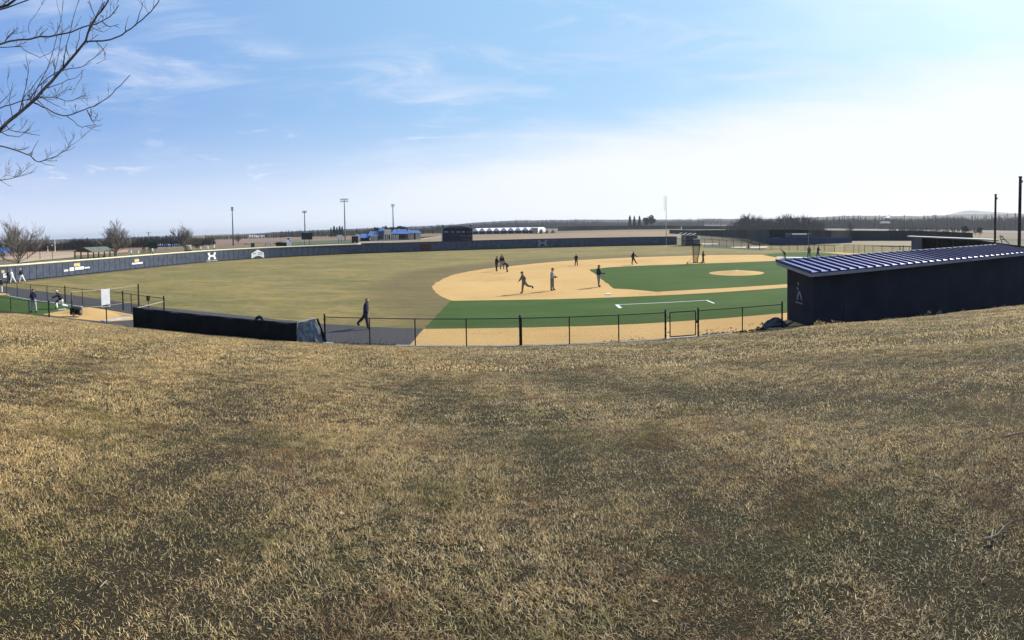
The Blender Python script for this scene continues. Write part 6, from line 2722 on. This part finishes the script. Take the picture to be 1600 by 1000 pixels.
# ---------------------------------------------------------------- the near tree whose branches reach in from the left
def near_tree():
    rr = random.Random(77)
    bark_l = mat('smooth_grey_bark', (.135, .112, .094), .85, .25, 14, .2, 80)
    root = empty('leafless_tree', (-8.6, 1.5, hill_z(-8.6, 1.5)))
    tag(root, 'leafless tree with bare branches reaching in from the upper left', 'tree')
    O = Vector(root.location)
    Dm = 6.0
    def W(x, y, D=Dm):
        return A(x, y, D) - O
    trunk = [Vector((0, 0, -.3)), Vector((.1, .05, 1.6)), Vector((.45, .3, 3.2))]
    def limb_path(pts, D0, D1):
        n = len(pts)
        return [W(x, y, D0 + (D1 - D0) * i / (n - 1)) for i, (x, y) in enumerate(pts)]
    k = Dm / F
    main = []
    def limb(pts, w0, w1, D0=Dm, D1=None, start=None, tw=1.0, curl=1, sides=7):
        D1 = D0 if D1 is None else D1
        q = limb_path(pts, D0, D1)
        if start is not None:
            q = [start] + q
        # subdivide for slight crookedness
        out_ = [q[0]]
        for a, b in zip(q, q[1:]):
            m = a.lerp(b, .5) + Vector((rr.gauss(0, 1), rr.gauss(0, 1), rr.gauss(0, 1))) * (b - a).length * .035
            out_ += [m, b]
        n = len(out_)
        rad = [(w0 + (w1 - w0) * (i / (n - 1)) ** .8) * k * .44 for i in range(n)]
        mb = MB().tube(out_, rad, sides, True)
        main.append((out_, rad))
        return mb
    tr = MB().tube([p for p in trunk], [.24, .20, .17], 14)
    tr.build('trunk', bark_l, root, True)
    T = trunk[-1]
    L = []
    L.append(limb([(-150, 345), (-60, 262), (0, 203), (28, 178), (55, 155), (80, 128), (100, 105), (118, 84), (134, 64), (141, 42), (152, 24), (165, 8), (176, -12)], 9, 2.6, 6.3, 5.6, T))
    L.append(limb([(134, 65), (150, 64), (172, 62), (190, 55), (206, 44), (222, 31), (236, 18), (247, 4), (252, -10)], 3.0, 1.5, 5.75, 5.4))
    L.append(limb([(-120, 95), (-40, 80), (0, 69), (30, 62), (62, 57), (92, 54), (112, 50), (128, 43), (150, 38), (172, 26), (186, 8)], 5, 1.6, 6.6, 6.0, T + Vector((.1, 0, .8))))
    L.append(limb([(52, 160), (66, 167), (82, 175), (100, 181), (112, 179), (130, 172), (148, 166), (160, 158), (176, 146), (188, 134), (197, 124), (204, 117)], 2.6, 1.1, 6.0, 5.5))
    L.append(limb([(104, 181), (114, 188), (120, 195), (128, 199), (140, 196), (151, 195)], 1.6, .8, 5.9, 5.7))
    L.append(limb([(-110, 240), (-30, 226), (0, 228), (16, 232), (34, 238), (48, 243), (55, 251), (62, 253), (74, 249), (90, 243), (102, 235), (112, 226)], 3.6, 1.0, 6.4, 5.8, T))
    L.append(limb([(48, 242), (52, 233), (60, 219)], 1.4, .8, 6.0, 5.9))
    L.append(limb([(62, 252), (72, 257), (85, 259)], 1.2, .6, 5.9, 5.8))
    L.append(limb([(-90, 290), (-20, 283), (0, 282), (18, 279), (30, 274), (40, 265)], 2.4, .8, 6.2, 5.8, T))
    L.append(limb([(0, 281), (9, 287), (18, 291)], 1.0, .6, 6.1, 6.0))
    L.append(limb([(-100, 195), (-20, 174), (0, 169), (16, 164), (32, 158), (60, 153), (88, 152), (104, 158), (120, 154), (134, 149)], 3.2, .9, 6.5, 6.0, T))
    L.append(limb([(44, 157), (60, 135), (74, 122), (90, 112), (110, 107), (130, 104), (148, 90), (160, 78), (168, 68)], 2.2, .9, 6.2, 5.8))
    L.append(limb([(-80, 40), (-10, 16), (12, 8), (30, -6)], 7, 4.5, 6.8, 6.4, T + Vector((.1, 0, .9))))
    L.append(limb([(-60, 34), (0, 15), (22, 8), (44, 0), (60, -8)], 3.4, 2.0, 6.6, 6.3))
    L.append(limb([(0, 74), (20, 73), (33, 72), (38, 78), (50, 84), (62, 90), (76, 84), (92, 72)], 1.8, .8, 6.4, 6.0))
    L.append(limb([(46, 52), (44, 42), (48, 32), (56, 22), (62, 12)], 1.2, .6, 6.5, 6.3))
    for pts in ([(50, 160), (72, 112), (84, 76), (90, 48), (97, 22), (100, -8)], [(30, 178), (40, 138), (45, 108), (40, 84)], [(84, 118), (92, 84), (97, 52), (94, 24), (88, -6)], [(98, 104), (104, 70), (112, 40), (120, 10), (124, -8)], [(20, 186), (14, 158), (20, 128)], [(118, 84), (124, 60), (128, 40)], [(60, 150), (76, 158), (92, 166), (104, 172)], [(72, 138), (96, 130), (118, 122), (132, 108)], [(10, 196), (26, 206), (50, 210), (62, 212)], [(58, 156), (78, 178), (96, 186)], [(0, 205), (12, 212), (30, 214), (46, 200), (54, 190)], [(140, 42), (150, 46), (162, 50), (174, 44)], [(160, 34), (172, 42), (186, 38)], [(150, 64), (162, 78), (166, 92), (150, 100)], [(196, 50), (198, 36), (201, 24)], [(212, 40), (218, 20), (224, 2)], [(128, 110), (126, 124), (118, 138), (112, 148)], [(28, 178), (38, 150), (58, 126), (74, 108), (86, 94)], [(-6, 168), (12, 150), (24, 132)], [(8, 64), (18, 52), (26, 50)], [(98, 130), (92, 140), (88, 156)], [(142, 170), (140, 178), (145, 190), (150, 182), (152, 176)], [(136, 172), (142, 186), (148, 195)]):
        L.append(limb(pts, 2.0, .7, rr.uniform(5.7, 6.5), rr.uniform(5.5, 6.5), None, sides=5))
    for m in L:
        m.build('branch', bark_l, root, True)
    # fine twigs with buds
    tw = MB()
    def sub(p, d, Lh, r, lev):
        n = 3
        pts, q, dd = [p], p.copy(), d.copy()
        for i in range(n):
            dd = (dd + Vector((rr.gauss(0, .18), rr.gauss(0, .18), rr.gauss(.10, .14)))).normalized()
            q = q + dd * Lh / n
            pts.append(q.copy())
        tw.tube(pts, [r, r * .85, r * .7, r * .5], 4, False)
        tw.ball(pts[-1], r * 1.6, 5, 3, sc=(.8, .8, 1.5))
        if lev < 2:
            for _ in range(rr.choice((1, 2, 2, 3))):
                j = rr.choice((1, 2))
                a = rr.uniform(0, 2 * pi)
                nd = (dd + Vector((cos(a), sin(a), rr.uniform(-.2, .9))) * .8).normalized()
                sub(pts[j], nd, Lh * rr.uniform(.4, .7), r * .75, lev + 1)
    for pts, rad in main:
        tot = sum((b - a).length for a, b in zip(pts, pts[1:]))
        n = int(tot / .27)
        for i in range(n):
            u = rr.uniform(.12, 1)
            j = min(len(pts) - 2, int(u * (len(pts) - 1)))
            p = pts[j].lerp(pts[j + 1], rr.random())
            d = (pts[j + 1] - pts[j]).normalized()
            a = rr.uniform(0, 2 * pi)
            nd = (d * .7 + Vector((cos(a), sin(a), rr.uniform(-.3, 1.0))) * .75).normalized()
            sub(p, nd, rr.uniform(.06, .26), max(.0026, min(.0046, rad[j] * .45)), 1 if rr.random() < .6 else 0)
    tag(tw.build('twigs', bark_l, root), kind='stuff')


near_tree()

# ---------------------------------------------------------------- air
HAZE = 0.00011


def haze():
    m = bpy.data.materials.new('haze_air')
    m.use_nodes = True
    t = m.node_tree
    t.nodes.clear()
    v = N(t, 'ShaderNodeVolumePrincipled', {'Color': (.90, .94, 1.0, 1), 'Density': HAZE, 'Anisotropy': .35})
    o_ = N(t, 'ShaderNodeOutputMaterial')
    t.links.new(v.outputs[0], o_.inputs['Volume'])
    o = MB().box((0, 2000, 45), (30000, 30000, 94)).build('haze', m)
    tag(o, None, None, None, 'stuff')


if HAZE:
    haze()
